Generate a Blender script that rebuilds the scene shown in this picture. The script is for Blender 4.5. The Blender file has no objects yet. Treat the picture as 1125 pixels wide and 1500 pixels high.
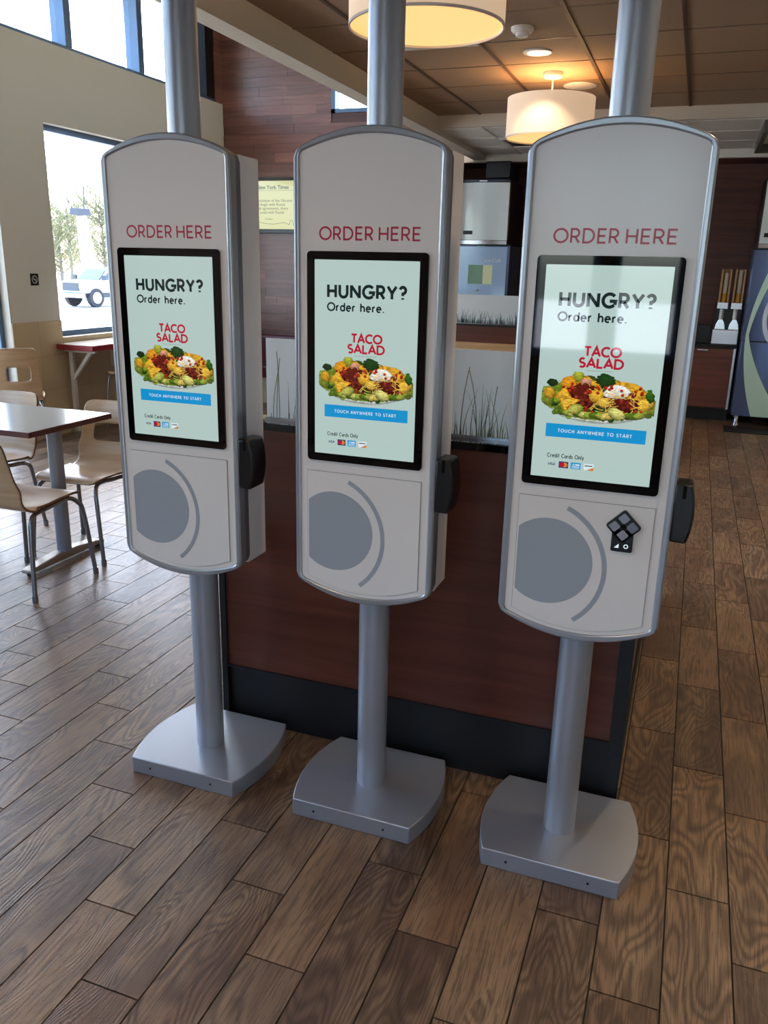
import bpy, bmesh, math, random
import numpy as np
from mathutils import Vector, Matrix
random.seed(7); rng = np.random.default_rng(5)
D = bpy.data
COL = bpy.context.scene.collection
SC = bpy.context.scene
PI = math.pi

# ------------------------------------------------------------------ camera
def make_camera():
    p, r, y, f = 0.29085, -0.023695, 0.34839, 1202.1
    fwd = Vector((-math.sin(y)*math.cos(p), math.cos(y)*math.cos(p), -math.sin(p)))
    right = Vector((math.cos(y), math.sin(y), 0))
    down = fwd.cross(right)
    c, s = math.cos(r), math.sin(r)
    r2 = c*right + s*down
    d2 = -s*right + c*down
    cam = D.cameras.new('camera'); o = D.objects.new('camera', cam); COL.objects.link(o)
    cam.sensor_fit = 'VERTICAL'; cam.sensor_height = 24; cam.lens = f*24/1500
    cam.clip_start = 0.05; cam.clip_end = 400
    m = Matrix((r2, -d2, -fwd)).transposed().to_4x4()
    m.translation = Vector((0, 0, 1.58))
    o.matrix_world = m
    SC.camera = o
make_camera()

# ------------------------------------------------------------------ world, sun, exposure
SUN_ELEV, SUN_AZ = math.radians(50), math.radians(115)     # azimuth measured from +X towards +Y
w = D.worlds.new('world'); SC.world = w; w.use_nodes = True
nt = w.node_tree; bg = nt.nodes['Background']
sky = nt.nodes.new('ShaderNodeTexSky'); sky.sky_type = 'NISHITA'; sky.sun_disc = False
sky.sun_elevation = SUN_ELEV; sky.sun_rotation = PI/2 - SUN_AZ
sky.air_density = 1.0; sky.dust_density = 2.5; sky.ozone_density = 1.0
nt.links.new(sky.outputs[0], bg.inputs[0]); bg.inputs[1].default_value = 1.9
sl = D.lights.new('sun', 'SUN'); sl.energy = 7.5; sl.angle = math.radians(0.6); sl.color = (1, .95, .86)
so = D.objects.new('sun', sl); COL.objects.link(so)
sd = Vector((math.cos(SUN_ELEV)*math.cos(SUN_AZ), math.cos(SUN_ELEV)*math.sin(SUN_AZ), math.sin(SUN_ELEV)))
so.rotation_euler = sd.to_track_quat('Z', 'Y').to_euler(); so.location = sd*30
SC.view_settings.view_transform = 'Standard'; SC.view_settings.look = 'None'
SC.view_settings.gamma = 1; SC.view_settings.use_curve_mapping = False
SC.view_settings.exposure = 0.12

# ------------------------------------------------------------------ materials
def lin(c):
    return tuple((x/255/12.92 if x/255 <= .04045 else ((x/255+.055)/1.055)**2.4) for x in c)
def P(name, rgb, rough=.5, metal=0., spec=.5, emit=None, es=0., coat=0., coat_r=.03, bump=0., bscale=200, var=0., vscale=3., trans=0.):
    m = D.materials.new(name); m.use_nodes = True
    n = m.node_tree.nodes; l = m.node_tree.links; b = n['Principled BSDF']
    c = lin(rgb)
    b.inputs['Base Color'].default_value = (*c, 1)
    b.inputs['Roughness'].default_value = rough; b.inputs['Metallic'].default_value = metal
    b.inputs['Specular IOR Level'].default_value = spec
    b.inputs['Coat Weight'].default_value = coat; b.inputs['Coat Roughness'].default_value = coat_r
    b.inputs['Transmission Weight'].default_value = trans
    if emit is not None:
        b.inputs['Emission Color'].default_value = (*lin(emit), 1); b.inputs['Emission Strength'].default_value = es
    g = n.new('ShaderNodeNewGeometry')
    if var > 0:
        t = n.new('ShaderNodeTexNoise'); t.inputs['Scale'].default_value = vscale; t.inputs['Detail'].default_value = 5
        l.new(g.outputs['Position'], t.inputs['Vector'])
        mx = n.new('ShaderNodeMix'); mx.data_type = 'RGBA'
        l.new(t.outputs['Fac'], mx.inputs[0])
        mx.inputs[6].default_value = (*[x*(1-var) for x in c], 1); mx.inputs[7].default_value = (*[min(1, x*(1+var)) for x in c], 1)
        l.new(mx.outputs[2], b.inputs['Base Color'])
    if bump > 0:
        t = n.new('ShaderNodeTexNoise'); t.inputs['Scale'].default_value = bscale; t.inputs['Detail'].default_value = 2
        l.new(g.outputs['Position'], t.inputs['Vector'])
        bp = n.new('ShaderNodeBump'); bp.inputs['Strength'].default_value = bump; bp.inputs['Distance'].default_value = .002
        l.new(t.outputs['Fac'], bp.inputs['Height']); l.new(bp.outputs[0], b.inputs['Normal'])
    return m
class NB:
    """tiny node helper"""
    def __init__(s, m): s.n = m.node_tree.nodes; s.l = m.node_tree.links
    def math(s, op, a, b=None, c=None):
        x = s.n.new('ShaderNodeMath'); x.operation = op
        for i, v in enumerate((a, b, c)):
            if v is None: continue
            if isinstance(v, (int, float)): x.inputs[i].default_value = v
            else: s.l.new(v, x.inputs[i])
        return x.outputs[0]
    def comb(s, x, y, z):
        c = s.n.new('ShaderNodeCombineXYZ')
        for i, v in enumerate((x, y, z)):
            if isinstance(v, (int, float)): c.inputs[i].default_value = v
            else: s.l.new(v, c.inputs[i])
        return c.outputs[0]
    def noise(s, v, scale=1., detail=4., dist=0., rough=.5):
        t = s.n.new('ShaderNodeTexNoise'); t.inputs['Scale'].default_value = scale; t.inputs['Detail'].default_value = detail
        t.inputs['Distortion'].default_value = dist; t.inputs['Roughness'].default_value = rough
        s.l.new(v, t.inputs['Vector']); return t.outputs['Fac']
    def white(s, v):
        t = s.n.new('ShaderNodeTexWhiteNoise'); t.noise_dimensions = '3D'; s.l.new(v, t.inputs['Vector']); return t.outputs['Value']
    def ramp(s, f, stops, interp='LINEAR'):
        r = s.n.new('ShaderNodeValToRGB'); e = r.color_ramp.elements; r.color_ramp.interpolation = interp
        while len(e) < len(stops): e.new(.5)
        for i, (p, c) in enumerate(stops):
            e[i].position = p; e[i].color = (*lin(c), 1)
        s.l.new(f, r.inputs[0]); return r.outputs[0]
    def mix(s, f, a, b, mode='MIX'):
        x = s.n.new('ShaderNodeMix'); x.data_type = 'RGBA'; x.blend_type = mode
        for i, v in ((0, f), (6, a), (7, b)):
            if isinstance(v, (int, float)): x.inputs[i].default_value = v
            elif isinstance(v, tuple): x.inputs[i].default_value = (*v, 1)
            else: s.l.new(v, x.inputs[i])
        return x.outputs[2]
    def sep(s):
        g = s.n.new('ShaderNodeNewGeometry'); q = s.n.new('ShaderNodeSeparateXYZ'); s.l.new(g.outputs['Position'], q.inputs[0])
        return q.outputs
# floor grid of the photographed tile planks
PX0, PY0, PW, PL_, PS = -1.7614, 1.9883, .15607, .61024, -.2040
def plank_mat():
    m = P('wood_look_tile', (110, 88, 70), .42); b = NB(m); bs = b.n['Principled BSDF']
    X, Y, Z = b.sep()
    row = b.math('FLOOR', b.math('DIVIDE', b.math('SUBTRACT', X, PX0), PW))
    col = b.math('FLOOR', b.math('DIVIDE', b.math('SUBTRACT', Y, b.math('ADD', b.math('MULTIPLY', row, PS), PY0)), PL_))
    r1 = b.white(b.comb(row, col, 1.)); r2 = b.white(b.comb(row, col, 5.)); r3 = b.white(b.comb(row, col, 9.))
    off = b.math('MULTIPLY', r1, 37.)
    # cathedral grain : contour lines of a stretched noise
    v1 = b.comb(b.math('ADD', b.math('MULTIPLY', X, 7.), off), b.math('ADD', b.math('MULTIPLY', Y, 1.7), b.math('MULTIPLY', r2, 19.)), off)
    h = b.noise(v1, 1., 1.5, .5)
    rings = b.math('SINE', b.math('MULTIPLY', h, b.math('ADD', 90., b.math('MULTIPLY', r3, 90.))))
    v2 = b.comb(b.math('ADD', b.math('MULTIPLY', X, 210.), b.math('MULTIPLY', h, 14.)), b.math('MULTIPLY', Y, 7.), off)
    fine = b.noise(v2, 1., 3., .4, .6)
    blot = b.noise(b.comb(b.math('MULTIPLY', X, 9.), b.math('MULTIPLY', Y, 3.), off), 1., 4., .3)
    base = b.ramp(r1, [(0, (92, 70, 56)), (.3, (116, 92, 72)), (.55, (138, 110, 84)), (.8, (104, 74, 54)), (1, (146, 122, 98))])
    base = b.mix(b.math('MULTIPLY', b.math('SUBTRACT', blot, .42), 2.6), base, tuple(lin((158, 130, 100))))
    blot2 = b.noise(b.comb(b.math('ADD', b.math('MULTIPLY', X, 14.), 50.), b.math('MULTIPLY', Y, 4.), off), 1., 5., .6)
    base = b.mix(b.math('MULTIPLY', b.math('SUBTRACT', blot2, .5), 2.4), base, tuple(lin((72, 52, 42))))
    g = b.math('MULTIPLY', b.math('ADD', rings, 1.), .5)
    g = b.math('POWER', g, 1.3)
    dark = b.mix(b.math('MULTIPLY', b.math('MULTIPLY', g, b.math('ADD', .15, b.math('MULTIPLY', b.math('GREATER_THAN', b.math('ADD', r2, blot), .75), .8))), .62), base, tuple(lin((52, 38, 31))))
    dark = b.mix(b.math('MULTIPLY', b.math('GREATER_THAN', fine, .54), .5), dark, tuple(lin((56, 42, 34))))
    b.l.new(dark, bs.inputs['Base Color'])
    b.l.new(b.math('ADD', b.math('MULTIPLY', fine, .25), .27), bs.inputs['Roughness'])
    bp = b.n.new('ShaderNodeBump'); bp.inputs['Strength'].default_value = .35; bp.inputs['Distance'].default_value = .0015
    b.l.new(b.math('ADD', b.math('MULTIPLY', fine, -1.), b.math('MULTIPLY', g, -.5)), bp.inputs['Height']); b.l.new(bp.outputs[0], bs.inputs['Normal'])
    return m
def laminate(name, a, c, sc=1., rough=.35, axis='X', boards=None, glow=0):
    """red-brown woodgrain running level; boards=(h, len, z0, x0) tints each board"""
    m = P(name, a, rough); b = NB(m); bs = b.n['Principled BSDF']; X, Y, Z = b.sep()
    h = b.math('ADD', X, Y) if axis == 'XY' else X
    off = 0.
    if boards:
        H, L, z0, x0 = boards
        r = b.math('FLOOR', b.math('DIVIDE', b.math('SUBTRACT', Z, z0), H))
        k = b.math('FLOOR', b.math('DIVIDE', b.math('SUBTRACT', X, b.math('ADD', b.math('MULTIPLY', b.white(b.comb(r, 2., 3.)), L), x0)), L))
        rnd = b.white(b.comb(r, k, 7.)); off = b.math('MULTIPLY', rnd, 20.)
    f1 = b.noise(b.comb(b.math('MULTIPLY', h, 1.6*sc), off, b.math('MULTIPLY', Z, 26*sc)), 1., 5., .6, .6)
    f2 = b.noise(b.comb(b.math('MULTIPLY', h, 6*sc), off, b.math('MULTIPLY', Z, 190*sc)), 1., 2.)
    colr = b.ramp(f1, [(.3, a), (.5, tuple((x+y)/2 for x, y in zip(a, c))), (.72, c)])
    colr = b.mix(b.math('MULTIPLY', f2, .35), colr, tuple(x*.45 for x in lin(a)))
    if boards: 
        tint = b.ramp(rnd, [(0, (196, 190, 190)), (.5, (216, 208, 206)), (1, (250, 240, 236))])
        colr = b.mix(1., colr, tint, 'MULTIPLY')
    b.l.new(colr, bs.inputs['Base Color'])
    return m
def pane_mat(name, tint=(.93, .96, .98)):
    m = D.materials.new(name); m.use_nodes = True; n = m.node_tree.nodes; l = m.node_tree.links
    n.remove(n['Principled BSDF']); t = n.new('ShaderNodeBsdfTransparent'); t.inputs[0].default_value = (*tint, 1)
    g = n.new('ShaderNodeBsdfGlossy'); g.inputs['Roughness'].default_value = .01
    lw = n.new('ShaderNodeLayerWeight'); pw = n.new('ShaderNodeMath'); pw.operation = 'POWER'; pw.inputs[1].default_value = 5; l.new(lw.outputs['Facing'], pw.inputs[0])
    fr = n.new('ShaderNodeMath'); fr.operation = 'MULTIPLY_ADD'; fr.inputs[1].default_value = .7; fr.inputs[2].default_value = .035; l.new(pw.outputs[0], fr.inputs[0])
    mx = n.new('ShaderNodeMixShader'); l.new(fr.outputs[0], mx.inputs[0]); l.new(t.outputs[0], mx.inputs[1]); l.new(g.outputs[0], mx.inputs[2])
    l.new(mx.outputs[0], n['Material Output'].inputs[0]); return m
def frosted_mat():
    m = D.materials.new('frosted_panel'); m.use_nodes = True; n = m.node_tree.nodes; l = m.node_tree.links
    b = n['Principled BSDF']; b.inputs['Base Color'].default_value = (*lin((238, 240, 238)), 1); b.inputs['Roughness'].default_value = .18
    t = n.new('ShaderNodeBsdfTranslucent'); t.inputs[0].default_value = (*lin((226, 232, 236)), 1)
    mx = n.new('ShaderNodeMixShader'); mx.inputs[0].default_value = .42
    l.new(b.outputs[0], mx.inputs[1]); l.new(t.outputs[0], mx.inputs[2]); l.new(mx.outputs[0], n['Material Output'].inputs[0]); return m
def vcol_mat(name, es=1., rough=.08, coat=1.):
    m = P(name, (0, 0, 0), rough, coat=coat); n = m.node_tree.nodes; l = m.node_tree.links; b = n['Principled BSDF']
    a = n.new('ShaderNodeVertexColor'); a.layer_name = 'col'
    l.new(a.outputs[0], b.inputs['Emission Color']); b.inputs['Emission Strength'].default_value = es
    return m
M = {}
M['plank'] = plank_mat()
M['grout'] = P('grout', (46, 40, 36), .85)
M['silver'] = P('silver_powder_coat', (166, 171, 180), .31, .6, bump=.12, bscale=1400)
M['silver_rim'] = P('silver_rim_paint', (166, 171, 178), .28, .6)
M['silver_dark'] = P('grey_side_trim', (120, 124, 134), .32, .5)
M['white_paint'] = P('kiosk_white_paint', (216, 210, 206), .20, bump=.02, bscale=300)
M['white_side'] = P('kiosk_white_housing', (220, 214, 210), .26)
M['steel'] = P('brushed_steel', (190, 192, 196), .25, .95)
M['black_gloss'] = P('black_glass', (5, 5, 7), .03, spec=.5)
M['black_plastic'] = P('black_plastic', (8, 8, 10), .35)
M['black_matt'] = P('black_vinyl', (7, 8, 11), .5)
M['red_print'] = P('red_print', (176, 32, 62), .3)
M['grey_print'] = P('grey_print', (150, 155, 162), .3)
M['grey_line'] = P('panel_gap_line', (120, 122, 126), .5)
SCR = (192, 216, 210)
M['screen'] = P('lit_screen', (8, 10, 10), .05, emit=SCR, es=.78, coat=1.)
def ink(name, rgb, es=.75): return P('screen_'+name, (6, 6, 6), .05, emit=rgb, es=es, coat=1.)
M['ink_dark'] = ink('dark_ink', (22, 44, 44), .6); M['ink_red'] = ink('red_ink', (196, 28, 60)); M['ink_blue'] = ink('blue_bar', (16, 150, 214), .85)
M['ink_white'] = ink('white_ink', (220, 235, 240), .9); M['ink_orange'] = ink('orange_ink', (230, 140, 60)); M['ink_navy'] = ink('navy_ink', (40, 60, 110))
M['picture'] = vcol_mat('screen_picture', .84)
M['counter_wood'] = laminate('red_brown_laminate', (78, 38, 27), (108, 57, 42), .8, .3, axis='XY')
M['wall_wood'] = laminate('wood_wall_boards', (126, 84, 73), (168, 122, 107), .8, .32, boards=(.1, .9, 0., 0.))
M['dark_wood'] = laminate('dark_wall_wood', (66, 34, 25), (104, 56, 41), .8, .4)
M['cab_wood'] = laminate('cabinet_wood', (104, 52, 34), (136, 70, 46), .9, .35)
M['front_wood'] = laminate('front_wall_wood', (80, 52, 40), (110, 74, 58), .6, .5)
M['cream'] = P('cream_plaster', (202, 199, 188), .7, bump=.05, bscale=120)
M['soffit'] = P('white_plaster', (196, 188, 170), .8)
M['ceiling_tile'] = P('ceiling_tile_fissured', (146, 122, 96), .9, var=.12, vscale=60, bump=.6, bscale=260)
M['low_tile'] = P('pale_ceiling_tile', (224, 220, 210), .85, bump=.3, bscale=220)
M['tee'] = P('ceiling_grid', (112, 92, 72), .6); M['tee_pale'] = P('pale_grid', (214, 208, 196), .6)
M['tee_shadow'] = P('shadow_line_grid', (78, 60, 46), .6)  # darker brown puts shadow lines into the colour of the main tees
M['tile'] = P('beige_wall_tile', (188, 168, 136), .35, var=.05, vscale=9)
M['tile_grout'] = P('tile_grout', (150, 132, 108), .8)
M['frame'] = P('blue_grey_frame', (84, 108, 138), .35, .3)
M['pane'] = pane_mat('window_glass')
M['frosted'] = frosted_mat()
M['grass'] = P('printed_grass', (112, 122, 88), .4)
M['grass_grey'] = P('printed_grass_grey', (120, 140, 140), .4)
M['birch'] = laminate('birch_ply', (196, 160, 122), (222, 190, 152), 1.2, .3, axis='XY')
M['ply_edge'] = P('dark_ply_edge', (112, 78, 52), .5)
M['tube'] = P('grey_metal_tube', (142, 144, 150), .25, .8)
M['table_top'] = P('grey_table_laminate', (176, 172, 164), .16, var=.03, vscale=40)
M['table_edge'] = P('red_brown_edge', (96, 52, 44), .4)
M['bar_red'] = P('red_bar_edge', (140, 36, 44), .35)
M['column'] = P('grey_column', (150, 154, 164), .4, .4)
M['cast'] = P('cast_foot', (176, 168, 156), .3, .7)
M['shade'] = P('lamp_shade_fabric', (226, 212, 192), .8, emit=(255, 216, 176), es=.42)
M['shade_in'] = P('lamp_diffuser', (240, 210, 170), .6, emit=(255, 196, 118), es=1.0)
M['glow'] = P('can_light_lens', (255, 240, 220), .5, emit=(255, 232, 200), es=4.)
M['white_plastic'] = P('white_plastic', (214, 210, 202), .4)
M['vent_dark'] = P('dark_grille', (88, 84, 76), .5, .2)
M['stainless'] = P('stainless_front', (206, 214, 216), .2, .9)
M['ice_front'] = P('ice_machine_front', (232, 242, 242), .16, .05)
M['blue_metal'] = P('blue_grey_shell', (96, 112, 150), .22, .45)
M['mint'] = P('pale_green_swoosh', (196, 228, 208), .25)
M['pale_blue'] = P('pale_blue_front', (170, 196, 226), .12, .3)
M['bench_red'] = P('dark_red_bench', (86, 28, 34), .45)
M['light_wood'] = laminate('light_wood_rail', (176, 132, 88), (204, 162, 112), 1., .4)
M['tv_screen'] = P('tv_cream_picture', (10, 10, 8), .1, emit=(222, 220, 160), es=.78)
M['tv_ink'] = P('tv_dark_ink', (8, 8, 8), .1, emit=(50, 46, 30), es=.4)
M['concrete'] = P('sunlit_concrete', (196, 192, 184), .9, var=.06, vscale=.5)
M['truck'] = P('white_truck_paint', (188, 194, 200), .3)
M['truck_dark'] = P('dark_truck_trim', (58, 64, 76), .4)
M['tyre'] = P('tyre_rubber', (52, 52, 56), .8); M['hub'] = P('wheel_hub', (200, 196, 180), .4, .5)
M['truck_glass'] = P('truck_glass', (64, 88, 112), .1)
M['bark'] = P('winter_bark', (120, 112, 100), .9); M['twigs'] = P('olive_twigs', (128, 128, 92), .9)
M['brass'] = P('amber_item', (206, 128, 50), .4)
M['lid_white'] = P('white_cups', (220, 216, 206), .5); M['lid_yellow'] = P('yellow_cups', (206, 160, 60), .5)

# ------------------------------------------------------------------ mesh builder
class MB:
    def __init__(s): s.v = []; s.f = []; s.mi = []; s.cur = 0
    def m(s, i): s.cur = i; return s
    def face(s, idx): s.f.append(tuple(idx)); s.mi.append(s.cur)
    def box(s, x0, y0, z0, x1, y1, z1):
        b = len(s.v)
        for z in (z0, z1):
            for x, y in ((x0, y0), (x1, y0), (x1, y1), (x0, y1)): s.v.append((x, y, z))
        for q in ((0, 3, 2, 1), (4, 5, 6, 7), (0, 1, 5, 4), (1, 2, 6, 5), (2, 3, 7, 6), (3, 0, 4, 7)): s.face([b+i for i in q])
        return s
    def prism(s, pts, a, b, axis='y'):
        """polygon pts (2D) extruded from a to b along axis"""
        k = len(s.v); n = len(pts)
        def mk(p, t): return {'y': (p[0], t, p[1]), 'z': (p[0], p[1], t), 'x': (t, p[0], p[1])}[axis]
        for t in (a, b):
            for p in pts: s.v.append(mk(p, t))
        rev = axis == 'y'
        f0 = [k+i for i in range(n)]; f1 = [k+n+i for i in range(n)]
        s.face(f0 if rev else f0[::-1]); s.face(f1[::-1] if rev else f1)
        for i in range(n):
            j = (i+1) % n; q = [k+i, k+j, k+n+j, k+n+i]; s.face(q[::-1] if rev else q)
        return s
    def ring(s, outer, inner, a, b, axis='y'):
        """band between two outlines of equal count, extruded a..b"""
        k = len(s.v); n = len(outer)
        def mk(p, t): return {'y': (p[0], t, p[1]), 'z': (p[0], p[1], t), 'x': (t, p[0], p[1])}[axis]
        for t in (a, b):
            for p in outer: s.v.append(mk(p, t))
            for p in inner: s.v.append(mk(p, t))
        for i in range(n):
            j = (i+1) % n
            s.face([k+i, k+j, k+n+j, k+n+i]); s.face([k+2*n+i, k+3*n+i, k+3*n+j, k+2*n+j])
            s.face([k+j, k+i, k+2*n+i, k+2*n+j]); s.face([k+n+i, k+n+j, k+3*n+j, k+3*n+i])
        return s
    def tube(s, path, r, n=12, cap=True):
        path = [Vector(p) for p in path]; rings = []
        rr = r if isinstance(r, (list, tuple)) else [r]*len(path)
        t0 = (path[1]-path[0]).normalized(); up = Vector((0, 0, 1)) if abs(t0.z) < .9 else Vector((1, 0, 0))
        nrm = t0.cross(up).normalized()
        for i, p in enumerate(path):
            if i == 0: t = t0
            elif i == len(path)-1: t = (path[i]-path[i-1]).normalized()
            else: t = ((path[i]-path[i-1]).normalized()+(path[i+1]-path[i]).normalized()).normalized()
            nrm = (nrm - t*nrm.dot(t)).normalized(); bn = t.cross(nrm)
            k = len(s.v); rings.append(k)
            for a in range(n):
                th = 2*PI*a/n; s.v.append(tuple(p+nrm*math.cos(th)*rr[i]+bn*math.sin(th)*rr[i]))
        for a, b in zip(rings, rings[1:]):
            for i in range(n):
                j = (i+1) % n; s.face((a+i, a+j, b+j, b+i))
        if cap:
            s.face([rings[0]+i for i in range(n)][::-1]); s.face([rings[-1]+i for i in range(n)])
        return s
    def lathe(s, prof, c=(0, 0, 0), n=32, sx=1, sy=1):
        k0 = len(s.v)
        for r, z in prof:
            for a in range(n):
                th = 2*PI*a/n; s.v.append((c[0]+r*sx*math.cos(th), c[1]+r*sy*math.sin(th), c[2]+z))
        for q in range(len(prof)-1):
            for i in range(n):
                j = (i+1) % n; a, b = k0+q*n, k0+(q+1)*n; s.face((a+i, a+j, b+j, b+i))
        s.face([k0+i for i in range(n)][::-1]); s.face([k0+(len(prof)-1)*n+i for i in range(n)])
        return s
    def flat(s, pts, y):                                    # polygon print facing -Y
        k = len(s.v)
        for p in pts: s.v.append((p[0], y, p[1]))
        s.face(range(k, k+len(pts))); return s
    def mesh(s, name, mats, smooth=None):
        me = D.meshes.new(name); me.from_pydata(s.v, [], s.f)
        for m in (mats if isinstance(mats, (list, tuple)) else [mats]): me.materials.append(m)
        me.polygons.foreach_set('material_index', s.mi)
        if smooth is not None:
            me.polygons.foreach_set('use_smooth', [True]*len(s.f)); me.update()
            try: me.set_sharp_from_angle(angle=math.radians(smooth))
            except Exception: pass
        me.update(); return me
    def build(s, name, mats, parent=None, smooth=None, bevel=0., loc=None, **pr):
        o = D.objects.new(name, s.mesh(name, mats, smooth)); COL.objects.link(o)
        if parent is not None: o.parent = parent
        if loc: o.location = loc
        if bevel:
            b = o.modifiers.new('bevel', 'BEVEL'); b.width = bevel; b.segments = 2; b.limit_method = 'ANGLE'; b.angle_limit = math.radians(40)
            b.harden_normals = False
        for k, v in pr.items(): o[k] = v
        return o
def share(o, loc, parent=None, name=None):
    c = D.objects.new(name or o.name.split('.')[0], o.data); COL.objects.link(c); c.location = loc; c.parent = parent; return c
def empty(name, loc, label, cat, group=None, rz=0):
    o = D.objects.new(name, None); COL.objects.link(o); o.location = loc; o.rotation_euler.z = rz; o.empty_display_size = .1
    o['label'] = label; o['category'] = cat
    if group: o['group'] = group
    return o
def tag(o, label, cat, group=None):
    o['label'] = label; o['category'] = cat
    if group: o['group'] = group
    return o
def structure(o, label=None, cat=None):
    o['kind'] = 'structure'
    if label: o['label'] = label
    if cat: o['category'] = cat
    return o
def copy_tree(o, parent=None):
    c = o.copy(); COL.objects.link(c); c.parent = parent
    for ch in list(o.children): copy_tree(ch, c)
    return c
def rrect(x0, z0, x1, z1, r, n=5):
    out = []
    for cx, cz, a0 in ((x1-r, z1-r, 0), (x0+r, z1-r, 90), (x0+r, z0+r, 180), (x1-r, z0+r, 270)):
        for i in range(n+1):
            a = math.radians(a0+90*i/n); out.append((cx+r*math.cos(a), cz+r*math.sin(a)))
    return out
def arc(cx, cz, r, a0, a1, n=14, rz=None):
    rz = rz or r
    return [(cx+r*math.cos(math.radians(a0+(a1-a0)*i/n)), cz+rz*math.sin(math.radians(a0+(a1-a0)*i/n))) for i in range(n+1)]

# ------------------------------------------------------------------ stroke lettering (geometric capitals)
def glyph(ch):
    A = lambda *a, **k: arc(*a, **k)
    g = {
     'O': (.98, [A(.49, .5, .46, 90, 450, 28, .47)]), 'H': (.76, [[(.07, 0), (.07, 1)], [(.69, 0), (.69, 1)], [(.07, .5), (.69, .5)]]),
     'E': (.62, [[(.58, .03), (.07, .03), (.07, .97), (.58, .97)], [(.07, .5), (.53, .5)]]),
     'R': (.68, [[(.07, 0), (.07, .97), (.34, .97)] + A(.34, .70, .25, 90, -90, 12, .27) + [(.07, .43)], [(.34, .43), (.62, 0)]]),
     'P': (.64, [[(.07, 0), (.07, .97), (.34, .97)] + A(.34, .70, .25, 90, -90, 12, .27) + [(.07, .43)]]),
     'D': (.84, [[(.07, .03), (.07, .97), (.32, .97)] + A(.32, .5, .45, 90, -90, 16, .47) + [(.07, .03)]]),
     'U': (.76, [[(.07, 1), (.07, .36)] + A(.38, .36, .31, 180, 360, 12, .33) + [(.69, 1)]]),
     'N': (.82, [[(.07, 0), (.07, 1)], [(.07, .96), (.75, .04)], [(.75, 0), (.75, 1)]]),
     'G': (.92, [A(.49, .5, .44, 42, 318, 22, .47), [(.50, .46), (.90, .46), (.86, .20)]]),
     'Y': (.74, [[(.03, 1), (.37, .46), (.37, 0)], [(.71, 1), (.37, .46)]]),
     '?': (.60, [A(.29, .72, .23, 165, -60, 14, .25) + [(.29, .45), (.29, .28)], [(.29, .0), (.29, .13)]]),
     'T': (.68, [[(.02, .97), (.66, .97)], [(.34, 0), (.34, .97)]]), 'A': (.82, [[(.03, 0), (.41, .98), (.79, 0)], [(.17, .32), (.65, .32)]]),
     'C': (.84, [A(.49, .5, .44, 48, 312, 22, .47)]),
     'S': (.62, [A(.31, .73, .22, 40, 270, 12, .24) + A(.31, .26, .24, 90, -140, 12, .24)]),
     'L': (.56, [[(.07, 1), (.07, .03), (.54, .03)]]), 'W': (1.1, [[(.03, 1), (.30, .03), (.55, .95), (.80, .03), (1.07, 1)]]),
     'I': (.16, [[(.08, 0), (.08, 1)]]), 'V': (.76, [[(.03, 1), (.38, .02), (.73, 1)]]),
     'r': (.40, [[(.07, 0), (.07, .66)], A(.30, .38, .23, 178, 80, 8, .26)]),
     'd': (.62, [A(.30, .34, .25, 0, 360, 18, .31), [(.55, 0), (.55, 1.02)]]), 'e': (.62, [[(.06, .36), (.54, .36)] + A(.30, .34, .25, 5, 310, 18, .31)]),
     'h': (.58, [[(.07, 0), (.07, 1.02)], A(.29, .40, .22, 180, 0, 10, .25) + [(.51, 0)]]), '.': (.22, [[(.1, .0), (.1, .12)]]),
     'i': (.18, [[(.08, 0), (.08, .66)], [(.08, .84), (.08, .96)]]), 't': (.38, [[(.16, 1), (.16, .1), (.34, .03)], [(.0, .66), (.34, .66)]]),
     'a': (.60, [A(.30, .33, .24, 0, 360, 18, .30), [(.54, 0), (.54, .66)]]), 's': (.44, [A(.22, .49, .14, 40, 270, 10, .15) + A(.22, .19, .16, 90, -140, 10, .17)]),
     'n': (.58, [[(.07, 0), (.07, .66)], A(.29, .40, .22, 180, 0, 10, .25) + [(.51, 0)]]), 'l': (.18, [[(.08, 0), (.08, 1.02)]]),
     'y': (.56, [[(.04, .66), (.28, .06)], [(.52, .66), (.2, -.28)]]), ' ': (.34, []),
    }
    return g[ch]
def ribbon(mb, pts, t, y):
    q = [pts[0]]
    for p in pts[1:]:
        if math.hypot(p[0]-q[-1][0], p[1]-q[-1][1]) > 1e-5: q.append(p)
    pts = q; n = len(pts)
    if n < 2: return
    closed = abs(pts[0][0]-pts[-1][0]) < 1e-6 and abs(pts[0][1]-pts[-1][1]) < 1e-6
    L, R = [], []
    for i, p in enumerate(pts):
        a = pts[i-1] if i > 0 else (pts[-2] if closed else None); b = pts[i+1] if i < n-1 else (pts[1] if closed else None)
        d1 = Vector((p[0]-a[0], p[1]-a[1])).normalized() if a else None
        d2 = Vector((b[0]-p[0], b[1]-p[1])).normalized() if b else None
        if d1 is None: d1 = d2
        if d2 is None: d2 = d1
        nn = Vector((-(d1+d2).y, (d1+d2).x))
        if nn.length < 1e-6: nn = Vector((-d1.y, d1.x))
        nn.normalize(); c = max(.35, nn.dot(Vector((-d1.y, d1.x)))); k = t/2/c
        L.append((p[0]+nn.x*k, p[1]+nn.y*k)); R.append((p[0]-nn.x*k, p[1]-nn.y*k))
    k = len(mb.v)
    for q in L+R: mb.v.append((q[0], y, q[1]))
    for i in range(n-1): mb.face((k+i, k+n+i, k+n+i+1, k+i+1))
def write(mb, text, x0, x1, z0, h, t, y, space=.12):
    """lettering fitted between x0 and x1, base z0, cap height h, stroke t (fraction of h)"""
    tot = sum(glyph(c)[0]+space for c in text)-space; sx = (x1-x0)/tot; x = x0
    for c in text:
        wd, st = glyph(c)
        for pl in st: ribbon(mb, [(x+p[0]*sx, z0+(t/2*h if False else 0)+p[1]*h) for p in pl], t*h, y)
        x += (wd+space)*sx
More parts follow.
